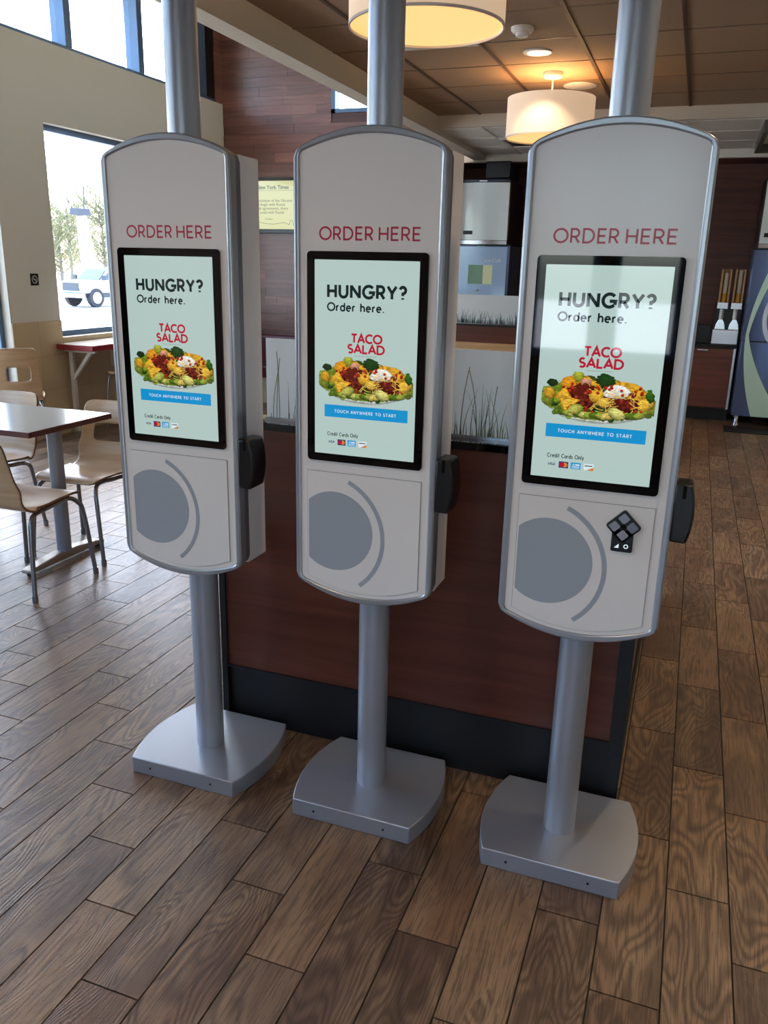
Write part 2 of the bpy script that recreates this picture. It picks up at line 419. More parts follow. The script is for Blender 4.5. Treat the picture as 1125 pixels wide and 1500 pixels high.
def text_mesh(name, body, size, mat, parent, loc, rot=(PI/2, 0, 0), shear=0., align='LEFT', bold=0.):
    cu = D.curves.new(name, 'FONT'); cu.body = body; cu.size = size; cu.shear = shear; cu.align_x = align; cu.offset = bold
    cu.resolution_u = 2
    o = D.objects.new(name, cu); COL.objects.link(o)
    dg = bpy.context.evaluated_depsgraph_get(); me = D.meshes.new_from_object(o.evaluated_get(dg))
    D.objects.remove(o); D.curves.remove(cu)
    me.materials.clear(); me.materials.append(mat)
    q = D.objects.new(name, me); COL.objects.link(q); q.location = loc; q.rotation_euler = rot; q.parent = parent
    return q

# ================================================================== SETTING
XL, XR, YF, YB = -5.45, 2.6, -3.0, 10.45      # left wall, right wall, wall behind the camera, back of the drinks alcove
CZ, LZ, HZ = 2.93, 2.829, 4.5
# ---- floor with planks
floor = structure(MB().box(-5.75, YF-.2, -.12, XR+.2, YB+.2, -.0035).build('floor', M['grout']))
g = .0022
pl = MB().box(g, g, -.0035, PW-g, PL_-g, 0).mesh('plank', M['plank'])
cam_dir = Vector((-math.sin(.34839), math.cos(.34839)))
cells = []
for i in range(-25, 28):
    x0 = PX0+PW*i
    for j in range(-14, 26):
        y0 = PY0+PS*i+PL_*j
        if x0+PW > XR or x0 < XL-.1 or y0 < YF or y0+PL_ > YB: continue
        cx, cy = x0+PW/2, y0+PL_/2
        rel = Vector((cx, cy)); dpt = rel.dot(cam_dir); lat = rel.dot(Vector((math.cos(.34839), math.sin(.34839))))
        dd = .958*dpt+.287*1.58
        up = .287*dpt-.958*1.58
        vis = dd > .4 and abs(lat/dd) < .56 and abs(up/dd) < .70
        cells.append((0 if vis else 1, dd, x0, y0))
cells.sort()
first = True
for vis, dd, x0, y0 in cells[:300]:
    o = D.objects.new('plank', pl); COL.objects.link(o); o.location = (x0, y0, 0); o.parent = floor
far = MB()
for vis, dd, x0, y0 in cells[300:]: far.box(x0+g, y0+g, -.0035, x0+PW-g, y0+PL_-g, 0)
far.build('planks', M['plank'], floor, kind='stuff')

# ---- left wall with windows and clerestory
XO = XL-.16
wl = MB()
OPEN = [(-2.4, -.2, .9, 2.70), (.3, 2.6, .9, 2.70), (3.2, 5.60, .08, 2.70), (6.20, 8.35, .885, 2.70)]  # the unseen openings beside the camera are added for more light there
ys = YF
for y0, y1, z0, z1 in OPEN:
    wl.box(XO, ys, 0, XL, y0, 3.34); wl.box(XO, y0, 0, XL, y1, z0); wl.box(XO, y0, z1, XL, y1, 3.34); ys = y1
wl.box(XO, ys, 0, XL, 9.19, 3.34); wl.box(XO, YF, 4.45, XL, 9.19, HZ+.1)
wl.box(XO, YF, 3.34, XL, YF+.4, 4.45)
wall_left = structure(wl.build('wall_left', M['cream']))
for k, (y0, y1, z0, z1) in enumerate(OPEN):
    w_ = MB(); fx0, fx1 = XO+.02, XO+.08; t = .05
    w_.box(fx0, y0, z0, fx1, y1, z0+t); w_.box(fx0, y0, z1-t, fx1, y1, z1); w_.box(fx0, y0, z0+t, fx1, y0+t, z1-t); w_.box(fx0, y1-t, z0+t, fx1, y1, z1-t)
    wo = structure(w_.build('window_%d' % (k+1), M['frame']))
    MB().box(fx0+.025, y0+t, z0+t, fx0+.031, y1-t, z1-t).build('pane', M['pane'], wo)
wo = MB(); wo.box(XO, YF+.4, 3.34, XL-.02, 9.19, 3.37).box(XO, YF+.4, 4.40, XL-.02, 9.19, 4.45)
wo = structure(wo.build('window_5', M['frame']))
mull = [6.58+1.05*k for k in range(-9, 2)]
mb0 = MB().box(XO, 0, 3.37, XL-.01, .085, 4.40)
for y in mull: mb0.build('mullion', M['frame'], wo, loc=(0, y, 0)) if y == mull[0] else share(bpy.data.objects['mullion'], (0, y, 0), wo, 'mullion')
for a, b in zip([YF+.4]+[y+.085 for y in mull], mull+[8.64]):
    if b-a > .05: MB().box(XO+.06, a, 3.37, XO+.066, b, 4.40).build('pane', M['pane'], wo)
MB().box(XO, 8.64, 3.37, XL-.01, 8.86, 4.40).build('end_post', M['frame'], wo)
MB().box(XO, 8.86, 3.37, XL-.005, 9.02, 4.40).build('dark_end_post', M['black_plastic'], wo)
MB().box(XO, 9.02, 3.342, XL+.003, 9.19, 4.46).build('corner_board', M['wall_wood'], wo)
# beige tiles on the lower wall : real tiles with recessed joints
tr = structure(MB().box(XL, 5.60, 0, XL+.004, 6.2, 1.035).box(XL, 6.2, 0, XL+.004, 9.19, .88).build('trim_1', M['tile_grout']))
tb_ = {}
for zt, zb in ((1.04, .738), (.735, .433), (.43, .128), (.125, .0)):
    y = 5.60
    while y < 9.18:
        y1 = min(y+.302, 9.185); z1 = zt
        if y1 > 6.2 and zt > 1.0:
            if y < 6.19: y1 = 6.2
            else: z1 = .885
        if z1-zb > .02 and y1-y > .03:
            MB().box(XL+.001, y, zb, XL+.012, y1, z1).build('tile', M['tile'], tr)
        y = y1+.003
for x_, y_ in ((0, 0),):
    pass
# ---- wood wall facing the camera, boards proud of each other
YW = 9.19; WX1 = -2.9
ww = MB()
WIN = (-4.07, -2.95, 3.20, 3.75)
ww.box(XO, YW, 0, WX1, YW+.12, WIN[2]); ww.box(XO, YW, WIN[3], WX1, YW+.12, HZ+.1); ww.box(XO, YW, WIN[2], WIN[0], YW+.12, WIN[3]); ww.box(WIN[1], YW, WIN[2], WX1, YW+.12, WIN[3])
wall_back = structure(ww.build('wall_back', M['dark_wood']))
random.seed(3)
z = 0.
row = 0
bd = {}
while z < HZ-.05:
    x = XL-random.random()*.9
    while x < WX1:
        x1 = x+.9; a, b = max(x, XL), min(x1, WX1)
        zt = min(z+.1, HZ)
        segs = [(a, b)]
        if z+.1 > WIN[2] and z < WIN[3]: segs = [(a, min(b, WIN[0])), (max(a, WIN[1]), b)]
        for p, q in segs:
            if q-p > .04:
                pr = random.choice((.010, .0106, .0112))
                MB().box(p+.0006, YW-pr, z+.0006, q-.0006, YW, zt-.0006).build('board', M['wall_wood'], wall_back)
        x = x1
    z += .1; row += 1
wf = MB(); a, b, c, d = WIN
wf.box(a-.0, YW-.02, c, a+.05, YW+.1, d).box(b-.05, YW-.02, c, b, YW+.1, d).box(a, YW-.02, c, b, YW+.1, c+.04).box(a, YW-.02, d-.04, b, YW+.1, d)
w6 = structure(wf.build('window_6', M['frame'])); MB().box(a+.05, YW+.05, c+.04, b-.05, YW+.056, d-.04).build('pane', M['pane'], w6)
# ---- drinks alcove
al = MB().box(WX1-.12, YW+.12, 0, WX1, YB+.12, LZ+.1).box(WX1, YB, 0, XR, YB+.12, 3.0)
structure(al.build('wall_alcove', M['dark_wood']))
hd = MB().box(WX1, 9.92, 2.748, XR, 9.98, LZ-.002).build('trim_2', M['tee_pale']); structure(hd)
structure(MB().box(WX1, 9.98, 2.74, XR, YB, 2.76).build('trim_3', M['dark_wood']))
# ---- right wall and wall behind the camera
structure(MB().box(XR, YF, 0, XR+.15, YB, 3.1).build('wall_right', M['cream']))
wfm = MB(); BO = [(-1.30, -.75, .9, 2.6), (-.65, -.10, .9, 2.6), (.25, 1.15, .05, 2.3)]  # the door-height opening is unseen and added for its light
xs = XO
for x0, x1, z0, z1 in BO:
    wfm.box(xs, YF-.15, 0, x0, YF, HZ); wfm.box(x0, YF-.15, 0, x1, YF, z0); wfm.box(x0, YF-.15, z1, x1, YF, HZ); xs = x1
wfm.box(xs, YF-.15, 0, XR+.15, YF, HZ)
structure(wfm.build('wall_front', M['front_wood']))
for k, (x0, x1, z0, z1) in enumerate(BO):
    q = MB(); t = .06
    q.box(x0, YF-.12, z0, x1, YF-.04, z0+t).box(x0, YF-.12, z1-t, x1, YF-.04, z1).box(x0, YF-.12, z0+t, x0+t, YF-.04, z1-t).box(x1-t, YF-.12, z0+t, x1, YF-.04, z1-t)
    qo = structure(q.build('window_%d' % (k+7), M['frame'])); MB().box(x0+t, YF-.09, z0+t, x1-t, YF-.084, z1-t).build('pane', M['pane'], qo)
# ---- ceilings
BX0, BX1 = -2.61, -2.47
structure(MB().box(BX0, YF, 2.775, BX1, 8.02, HZ+.1).box(BX0, 8.02, 2.775, BX1, 9.92, HZ+.1).build('wall_bulkhead', M['soffit']))
structure(MB().box(XO-1.3, YF-1., HZ, BX1, 9.4, HZ+.15).build('ceiling_high', M['soffit']))  # runs past the left wall as an added unseen eave, blocking clerestory sun
ceil = structure(MB().box(BX1, YF, CZ+.012, XR+.15, 8.02, CZ+.15).build('ceiling', M['tee']))
GX = [-2.47, -2.065, -1.46, -.855, -.25, .355, .96, 1.565, 2.17, 2.6]
GY = [8.02-.012, 7.42, 6.815, 6.21, 5.605, 5.0, 4.395, 3.79, 3.185, 2.58, 1.975, 1.37, .765, .16, -.445, -1.05, -1.655, -2.26, -2.865, -3.0]
tcache = {}
def tile_obj(x0, y0, x1, y1, z, mat, par):
    k = (round(x1-x0, 3), round(y1-y0, 3), mat.name)
    if k not in tcache:
        tcache[k] = MB().box(.004, .004, 0, x1-x0-.004, y1-y0-.004, .010).mesh('ceiling_tile', mat)
    o = D.objects.new('ceiling_tile', tcache[k]); COL.objects.link(o); o.location = (x0, y0, z+.002); o.parent = par
for i in range(len(GX)-1):
    for j in range(len(GY)-1):
        if GY[j] > 1. and not (i == 1 and j == 4): tile_obj(GX[i], GY[j+1], GX[i+1], GY[j], CZ, M['ceiling_tile'], ceil)
far = MB()
for i in range(len(GX)-1):
    for j in range(len(GY)-1):
        if GY[j] <= 1.: far.box(GX[i]+.004, GY[j+1]+.004, CZ+.002, GX[i+1]-.004, GY[j]-.004, CZ+.012)
far.build('ceiling_tiles', M['ceiling_tile'], ceil, kind='stuff')
for x in GX[1:-1]: MB().box(x-.012, YF, CZ-.004, x+.012, 8.0, CZ+.004).build('main_tee', M['tee_shadow'], ceil)
tm = MB()
for y in GY[1:-1]: MB().box(BX1, y-.006, CZ-.001, XR, y+.006, CZ+.004).build('cross_tee', M['tee'], ceil)
structure(MB().box(BX1, 8.02, LZ, XR, 8.06, CZ+.1).build('trim_4', M['soffit']))
low = structure(MB().box(BX1, 8.06, LZ+.012, XR, 10.0, LZ+.1).box(WX1, 9.92, LZ+.012, BX1, 10.5, LZ+.1).build('ceiling_alcove', M['tee_pale']))
LY = [9.92, 9.32, 8.715, 8.11]
for i in range(len(GX)-1):
    for j in range(3): tile_obj(GX[i], LY[j+1], GX[i+1], LY[j], LZ, M['low_tile'], low)
for x in GX[1:-1]: MB().box(x-.012, 8.06, LZ-.004, x+.012, 9.92, LZ+.004).build('main_tee', M['tee_pale'], low)
for y in LY[:-1]+[8.11]: MB().box(BX1, y-.008, LZ-.003, XR, y+.008, LZ+.004).build('cross_tee', M['tee_pale'], low)

# ================================================================== OUTDOORS
structure(MB().box(-120, -60, -.8, 60, 120, -.56).build('ground_outside', M['concrete']))
structure(MB().box(-8.2, -6, -.6, XO-.0, 14, -.13).build('pavement_outside', M['concrete']))
structure(MB().box(-8.2, -9, -.6, 6, YF-.15, -.13).build('pavement_front', M['concrete']))
# trees : real branches
def tree(x, y, h, seed, label, mat='twigs'):
    r = random.Random(seed); t = empty('bare_tree', (x, y, -.56), label, 'tree', None)
    tr_ = MB(); tw = MB(); tr_.tube([(0, 0, 0), (.05, 0, h*.25), (-.05, .05, h*.5), (0, 0, h*.8)], [.14, .11, .08, .03], 6)
    for k in range(46):
        z = h*(.22+.6*r.random()); a = r.random()*2*PI; L = h*(.22+.2*r.random())
        p0 = Vector((0, 0, z)); p1 = p0+Vector((math.cos(a)*L*.5, math.sin(a)*L*.5, L*.35)); p2 = p1+Vector((math.cos(a)*L*.4+r.uniform(-.3, .3), math.sin(a)*L*.4+r.uniform(-.3, .3), L*.3))
        tr_.tube([p0, p1, p2], [.035, .025, .01], 4, False)
        for q in range(14):
            b0 = p0.lerp(p1, r.random()) if q % 2 else p1.lerp(p2, r.random()); d = Vector((r.uniform(-1, 1), r.uniform(-1, 1), r.uniform(-.2, 1.2)))*h*.09
            tw.tube([b0, b0+d*.6, b0+d+Vector((r.uniform(-.1, .1), 0, .05))], [.03, .024, .008], 3, False)
    tr_.build('trunk', M['bark'], t, smooth=60); tw.build('foliage', M[mat], t, kind='stuff')
    return t
def ray_xy(px, d):      # point at range d seen through photo column px (ground plan only, used to place far things)
    a = .34839 + math.atan((571-px)/1202.1*.958)
    return (-math.sin(a)*d, math.cos(a)*d)
TL = ['bare olive tree seen left of the tall white boom through the window', 'tallest bare tree behind the truck cab, seen through the window', 'bare tree behind the tall white boom', 'bare tree right of the tall white boom, beside the kiosk edge', 'low bare tree at the left edge of the window']
for k, (px, d, h) in enumerate(((88, 58, 5.0), (103, 66, 6.2), (127, 75, 5.6), (153, 56, 6.6), (72, 84, 5.2))):
    x, y = ray_xy(px, d); tree(x, y, h, k+1, TL[k])
x, y = ray_xy(160, 16)
sh = MB(); r = random.Random(9)
for k in range(140):
    a = r.random()*2*PI; e = r.random()*1.4; L = .35+.25*r.random()
    sh.tube([(0, 0, 0), (math.cos(a)*math.cos(e)*L*.6, math.sin(a)*math.cos(e)*L*.6, math.sin(e)*L*.5), (math.cos(a)*math.cos(e)*L*1.2, math.sin(a)*math.cos(e)*L*1.2, math.sin(e)*L)], [.02, .016, .006], 3, False)
tag(sh.build('shrub', M['twigs'], loc=(x, y, -.13)), 'small dry shrub on the bright ground outside the window', 'shrub')['kind'] = 'stuff'
# utility truck
tx, ty = ray_xy(150, 43)
TR = empty('utility_truck', (tx, ty, -.56), 'white utility truck with lift boom parked outside the window', 'truck', rz=0)
view = Vector((-tx, -ty)).normalized(); ang = math.atan2(view.y, view.x) - math.radians(48)
TR.scale = (.86, .86, .86); TR.rotation_euler.z = ang          # local +X is the truck's front
def tprism(name, pts, y0, y1, mat, par=TR, bevel=.03): return MB().prism(pts, y0, y1, 'y').build(name, M[mat], par, bevel=bevel)
tprism('cab', [(-1.9, .75), (2.25, .75), (2.3, 1.05), (2.25, 1.32), (1.05, 1.42), (.45, 2.02), (-1.6, 2.06), (-1.9, 1.4)], -.95, .95, 'truck')
tprism('service_body', [(-5.2, .8), (-2.0, .8), (-2.0, 1.75), (-5.2, 1.75)], -1.0, 1.0, 'truck')
tprism('chassis', [(-5.2, .5), (2.2, .5), (2.2, .76), (-5.2, .76)], -.8, .8, 'truck_dark')
MB().box(2.24, -.62, .86, 2.34, .62, 1.28).build('grille', M['truck_dark'], TR, bevel=.02)
MB().box(2.2, -.98, .5, 2.42, .98, .74).build('bumper', M['truck'], TR, bevel=.04)
for s in (-1, 1):
    MB().box(2.22, s*.72-.1, .98, 2.32, s*.72+.1, 1.24).build('headlight', M['hub'], TR, bevel=.02)
    MB().prism([(.95, 1.42), (.42, 1.94), (-.35, 1.95), (-.35, 1.42)], s*.955, s*.965).build('side_window', M['truck_glass'], TR)
    MB().prism([(-.45, 1.42), (-.45, 1.95), (-1.45, 1.95), (-1.5, 1.42)], s*.955, s*.965).build('side_window', M['truck_glass'], TR)
    MB().box(.95, s*1.0, 1.42, 1.08, s*1.24, 1.68).build('mirror', M['truck_dark'], TR, bevel=.02)
    for wx in (1.45, -3.6):
        t_ = MB(); t_.prism([(wx+.50*math.cos(a*PI/12), .50+.50*math.sin(a*PI/12)) for a in range(24)], s*.72, s*1.0)
        tyo = t_.build('wheel', M['tyre'], TR, bevel=.03)
        MB().prism([(wx+.30*math.cos(a*PI/10), .50+.30*math.sin(a*PI/10)) for a in range(20)], s*.99, s*1.02).build('hub_cap', M['hub'], tyo)
q = MB(); q.v = [(1.13, -.85, 1.43), (1.13, .85, 1.43), (.5, .78, 2.0), (.5, -.78, 2.0)]; q.face((0, 1, 2, 3)); q.v += [(x-.02, y_, z_-.02) for x, y_, z_ in q.v[:4]]; q.face((4, 5, 6, 7)); 
q.build('windscreen', M['truck_glass'], TR)
bx, by = ray_xy(131, 50)
BM = empty('lift_boom', (bx, by, -.56), 'tall white lift boom with grey bracket rising behind the white truck', 'crane', rz=ang)
MB().tube([(0, 0, 0), (.1, 0, 2.2), (.35, 0, 4.4)], [.50, .40, .26], 12).build('boom', M['truck'], BM, smooth=50)
MB().box(.0, -.35, 4.4, .8, .35, 4.75).tube([(.3, .2, 4.7), (.2, .2, 5.9)], .04, 6).tube([(.7, -.2, 4.7), (1.1, -.2, 5.3)], .04, 6).build('boom_head', M['truck_dark'], BM, bevel=.03)
MB().box(-1.2, -.9, 0, 1.2, .9, 1.0).build('boom_base', M['truck'], BM, bevel=.05)
# parking lamp heads seen through the clerestory
def shoebox(x, y, z, label):
    t = empty('parking_lamp', (x, y, -.56), label, 'street lamp', 'shoebox lamps outside the high windows')
    H = z+.56
    MB().tube([(0, 0, 0), (0, 0, H)], [.09, .06], 8).build('pole', M['white_plastic'], t, smooth=50)
    MB().box(-.75, -.2, H-.1, -.05, .2, H+.12).build('lamp_head', M['frame'], t, bevel=.03)
x, y = ray_xy(198, 24); shoebox(x-.0, y, 1.58+(387-40)/1202*24*.97, 'grey shoebox lamp seen through the high window, left of the two'); 
x, y = ray_xy(247, 27); shoebox(x, y, 1.58+(389-46)/1202*27*.97, 'grey shoebox lamp beside the left kiosk pole, seen through the high window')

# ================================================================== KIOSKS
def arcline(x0, x1, zc, ze, n=18):
    """shallow arc from (x0,ze) to (x1,ze) with middle at zc"""
    return [(x0+(x1-x0)*i/n, ze+(zc-ze)*(1-(2*i/n-1)**2)) for i in range(n+1)]
def face_outline(hw, zt, ztc, zb, zbc, r=.02):
    top = arcline(hw-r, -hw+r, ztc, zt+r*.75); bot = arcline(-hw+r, hw-r, zbc, zb-r*.75)
    return top + [(-hw+r*.35, zt+r*.32), (-hw, zt-r*.5)] + [(-hw, zb+r*.5), (-hw+r*.35, zb-r*.32)] + bot + [(hw-r*.35, zb-r*.32), (hw, zb+r*.5), (hw, zt-r*.5), (hw-r*.35, zt+r*.32)]
YFK = -.108        # front face, local
def paint_salad(W=190, H=104):
    yy, xx = np.mgrid[0:H, 0:W]; u = (xx+.5)/W*2-1; v = 1-(yy+.5)/H*2         # v up
    img = np.zeros((H, W, 3)); al = np.zeros((H, W), bool)
    def smooth(n, s):
        g = rng.random((n, n)); ix = (u+1)/2*(n-1.001); iy = (v+1)/2*(n-1.001); x0 = ix.astype(int); y0 = iy.astype(int); fx = ix-x0; fy = iy-y0
        return (g[y0, x0]*(1-fx)*(1-fy)+g[y0, x0+1]*fx*(1-fy)+g[y0+1, x0]*(1-fx)*fy+g[y0+1, x0+1]*fx*fy-.5)*s
    nz = smooth(34, .3)+smooth(80, .3)+smooth(14, .2)
    px_ = (smooth(120, .5)+smooth(60, .5))
    plate = (u/.80)**2+((v+.42)/.52)**2 < 1; plate &= v < -.3
    img[plate] = (.80, .82, .80); al |= plate
    rim = plate & (((u/.78)**2+((v+.40)/.49)**2) > .93); img[rim] = (.62, .64, .62)
    body = (u/.97)**2+((v+.02)/.80)**2 < 1+nz*.9; body &= ~((v < -.62-.0*u) & (np.abs(u) > .9))
    base = np.stack([.38+nz*.9, .48+nz*.8, .12+nz*.3], -1); img[body] = base[body]; al |= body
    def blob(cx, cy, rx, ry, rot, colr, edge=None, rough=.18, shade=.25):
        c, s = math.cos(rot), math.sin(rot); a = ((u-cx)*c+(v-cy)*s*.55)/rx; b = (-(u-cx)*s+(v-cy)*.55*c)/(ry*.55)
        d = a*a+b*b+nz*rough*6; m = d < 1
        k = np.clip(1-shade*d+b*.22+nz*.8, .3, 1.35)[..., None]; cc = np.array(colr)*k
        if edge is not None: 
            e = np.clip((d-.8)/.2, 0, 1)*.6; e = e[..., None]; cc = cc*(1-e)+np.array(edge)*k*e
        img[m] = cc[m]; al[:] = al | m
    def tri(cx, cy, r, rot, colr, edge):
        m = np.ones_like(u, bool); dm = np.full_like(u, 9.)
        for k in range(3):
            a = rot+k*2*PI/3; d = r*.5-((u-cx)*math.cos(a)+(v-cy)*.6*math.sin(a)); m &= d > 0; dm = np.minimum(dm, d)
        e = np.clip(1-dm/(r*.16), 0, 1)[..., None]; k = np.clip(1+nz*.9+(v-cy)[..., None][..., 0]*.6, .5, 1.3)[..., None]
        cc = (np.array(colr)*(1-e)+np.array(edge)*e)*k; img[m] = cc[m]; al[:] = al | m
    R = random.Random(4)
    GR = [(.30, .45, .10), (.52, .62, .16), (.66, .70, .28), (.16, .32, .10)]; YE = [(.88, .66, .18), (.93, .74, .26), (.84, .58, .12)]
    for k in range(60):
        a = R.random()*2*PI; rr = .55+.4*R.random(); blob(math.cos(a)*rr*.93, math.sin(a)*rr*.72-.02, .06+.09*R.random(), .10+.16*R.random(), R.random()*3, R.choice(GR), (.14, .26, .06))
    for cx, cy in ((-.88, .1), (-.9, -.12), (.9, .0), (.86, -.3), (.93, -.2)): blob(cx, cy, .1, .3, .4, (.55, .62, .2), (.2, .35, .1))
    for cx, cy, rx, ry, ro in ((-.86, .12, .1, .22, .2), (-.5, .52, .17, .3, .4), (-.25, .6, .16, .26, -.3), (-.1, .42, .15, .28, .2), (.42, .48, .17, .26, .1), (.60, .45, .18, .24, -.2), (.70, .2, .2, .24, .1), (.83, -.1, .16, .24, .6), (.25, .55, .14, .2, .3)):
        blob(cx, cy, rx, ry, ro, R.choice(YE), (.78, .44, .08), .12)
    blob(.12, .72, .16, .30, 0, (.10, .26, .08), (.06, .18, .05), .4); blob(-.82, .52, .1, .15, 0, (.1, .2, .08), None, .4); blob(-.36, .82, .1, .22, .2, (.66, .68, .2), (.4, .5, .1), .3)
    blob(.9, .25, .07, .25, .2, (.2, .4, .1), None, .3); blob(-.22, .64, .1, .13, 0, (.86, .6, .5), None, .2)
    for cx, cy, rx, ry in ((-.28, .22, .24, .36), (-.18, -.08, .22, .34), (.10, .0, .16, .3), (.38, -.12, .28, .34), (.52, -.2, .2, .26), (-.4, .05, .14, .3)): blob(cx, cy, rx, ry, .1, (.36, .10, .06), (.26, .06, .04), .4)
    for k in range(90):
        cx, cy = R.uniform(-.5, .68), R.uniform(-.38, .3); blob(cx, cy, .035, .07, R.random()*3, R.choice([(.50, .16, .10), (.24, .06, .04), (.62, .24, .16), (.38, .12, .1)]), None, .3)
    blob(-.02, .1, .13, .25, .3, (.92, .70, .18), (.80, .46, .06), .1); blob(.12, -.12, .10, .2, .3, (.9, .74, .3), (.8, .5, .1), .1)
    tri(-.52, -.2, .24, 1.4, (.93, .74, .24), (.8, .5, .1)); tri(-.60, .1, .2, .5, (.9, .7, .2), (.8, .5, .1))
    blob(.34, .32, .22, .26, 0, (.93, .93, .89), (.80, .78, .70), .25, .1); blob(.22, .24, .12, .16, .2, (.96, .95, .92), None, .2, .1)
    for k in range(46):
        x0, y0 = R.uniform(-.1, .7), R.uniform(-.55, .35); a = R.random()*PI; L = R.uniform(.05, .14)
        for t in np.linspace(-1, 1, 26):
            px, py = x0+math.cos(a)*L*t, y0+math.sin(a)*L*1.2*t+.03*t*t; i = int((px+1)/2*W); j = int((1-py)/2*H)
            if 0 <= i < W and 0 <= j < H: img[j, i] = (.95, .78, .34); al[j, i] = True
    for k in range(34):
        cx, cy = R.uniform(-.75, .8), R.choice([R.uniform(-.62, -.35), R.uniform(.2, .55)]); blob(cx, cy, .028, .06, 0, R.choice([(.72, .12, .08), (.80, .2, .1)]), None, .1)
    for k in range(16):
        cx = -.7+1.45*k/15; blob(cx, -.54-.1*math.sin((cx+.9)*2), .10, .12, R.uniform(-.9, .9), R.choice([(.62, .68, .26), (.78, .78, .42), (.34, .46, .12), (.9, .8, .4)]), (.34, .42, .1), .3)
    blob(.35, -.50, .17, .20, -.5, (.86, .84, .48), (.6, .62, .24), .2); blob(-.38, -.45, .15, .18, .5, (.74, .74, .34), (.4, .5, .14), .2)
    img *= (1+px_*.55)[..., None]
    return np.clip(img, 0, 1), al
SAL, SALA = paint_salad()
def salad_mesh(x0, x1, z0, z1, y):
    H, W, _ = SAL.shape; vx, vy = np.meshgrid(np.linspace(x0, x1, W+1), np.linspace(z1, z0, H+1))
    js, is_ = np.nonzero(SALA); me = D.meshes.new('salad_picture')
    idx = js*(W+1)+is_; used = np.unique(np.concatenate([idx, idx+1, idx+W+1, idx+W+2])); mp = -np.ones((H+1)*(W+1), int); mp[used] = np.arange(len(used))
    vv = np.stack([vx.ravel()[used], np.full(len(used), y), vy.ravel()[used]], -1)
    ff = np.stack([mp[idx+W+1], mp[idx+W+2], mp[idx+1], mp[idx]], -1)
    me.from_pydata(vv.tolist(), [], ff.tolist())
    ca = me.color_attributes.new('col', 'FLOAT_COLOR', 'CORNER'); c = SAL[js, is_]; c = np.where(c <= .04045, c/12.92, ((c+.055)/1.055)**2.4)
    ca.data.foreach_set('color', np.repeat(np.concatenate([c, np.ones((len(c), 1))], 1), 4, axis=0).ravel().astype(np.float32))
    me.materials.append(M['picture']); me.update(); return me
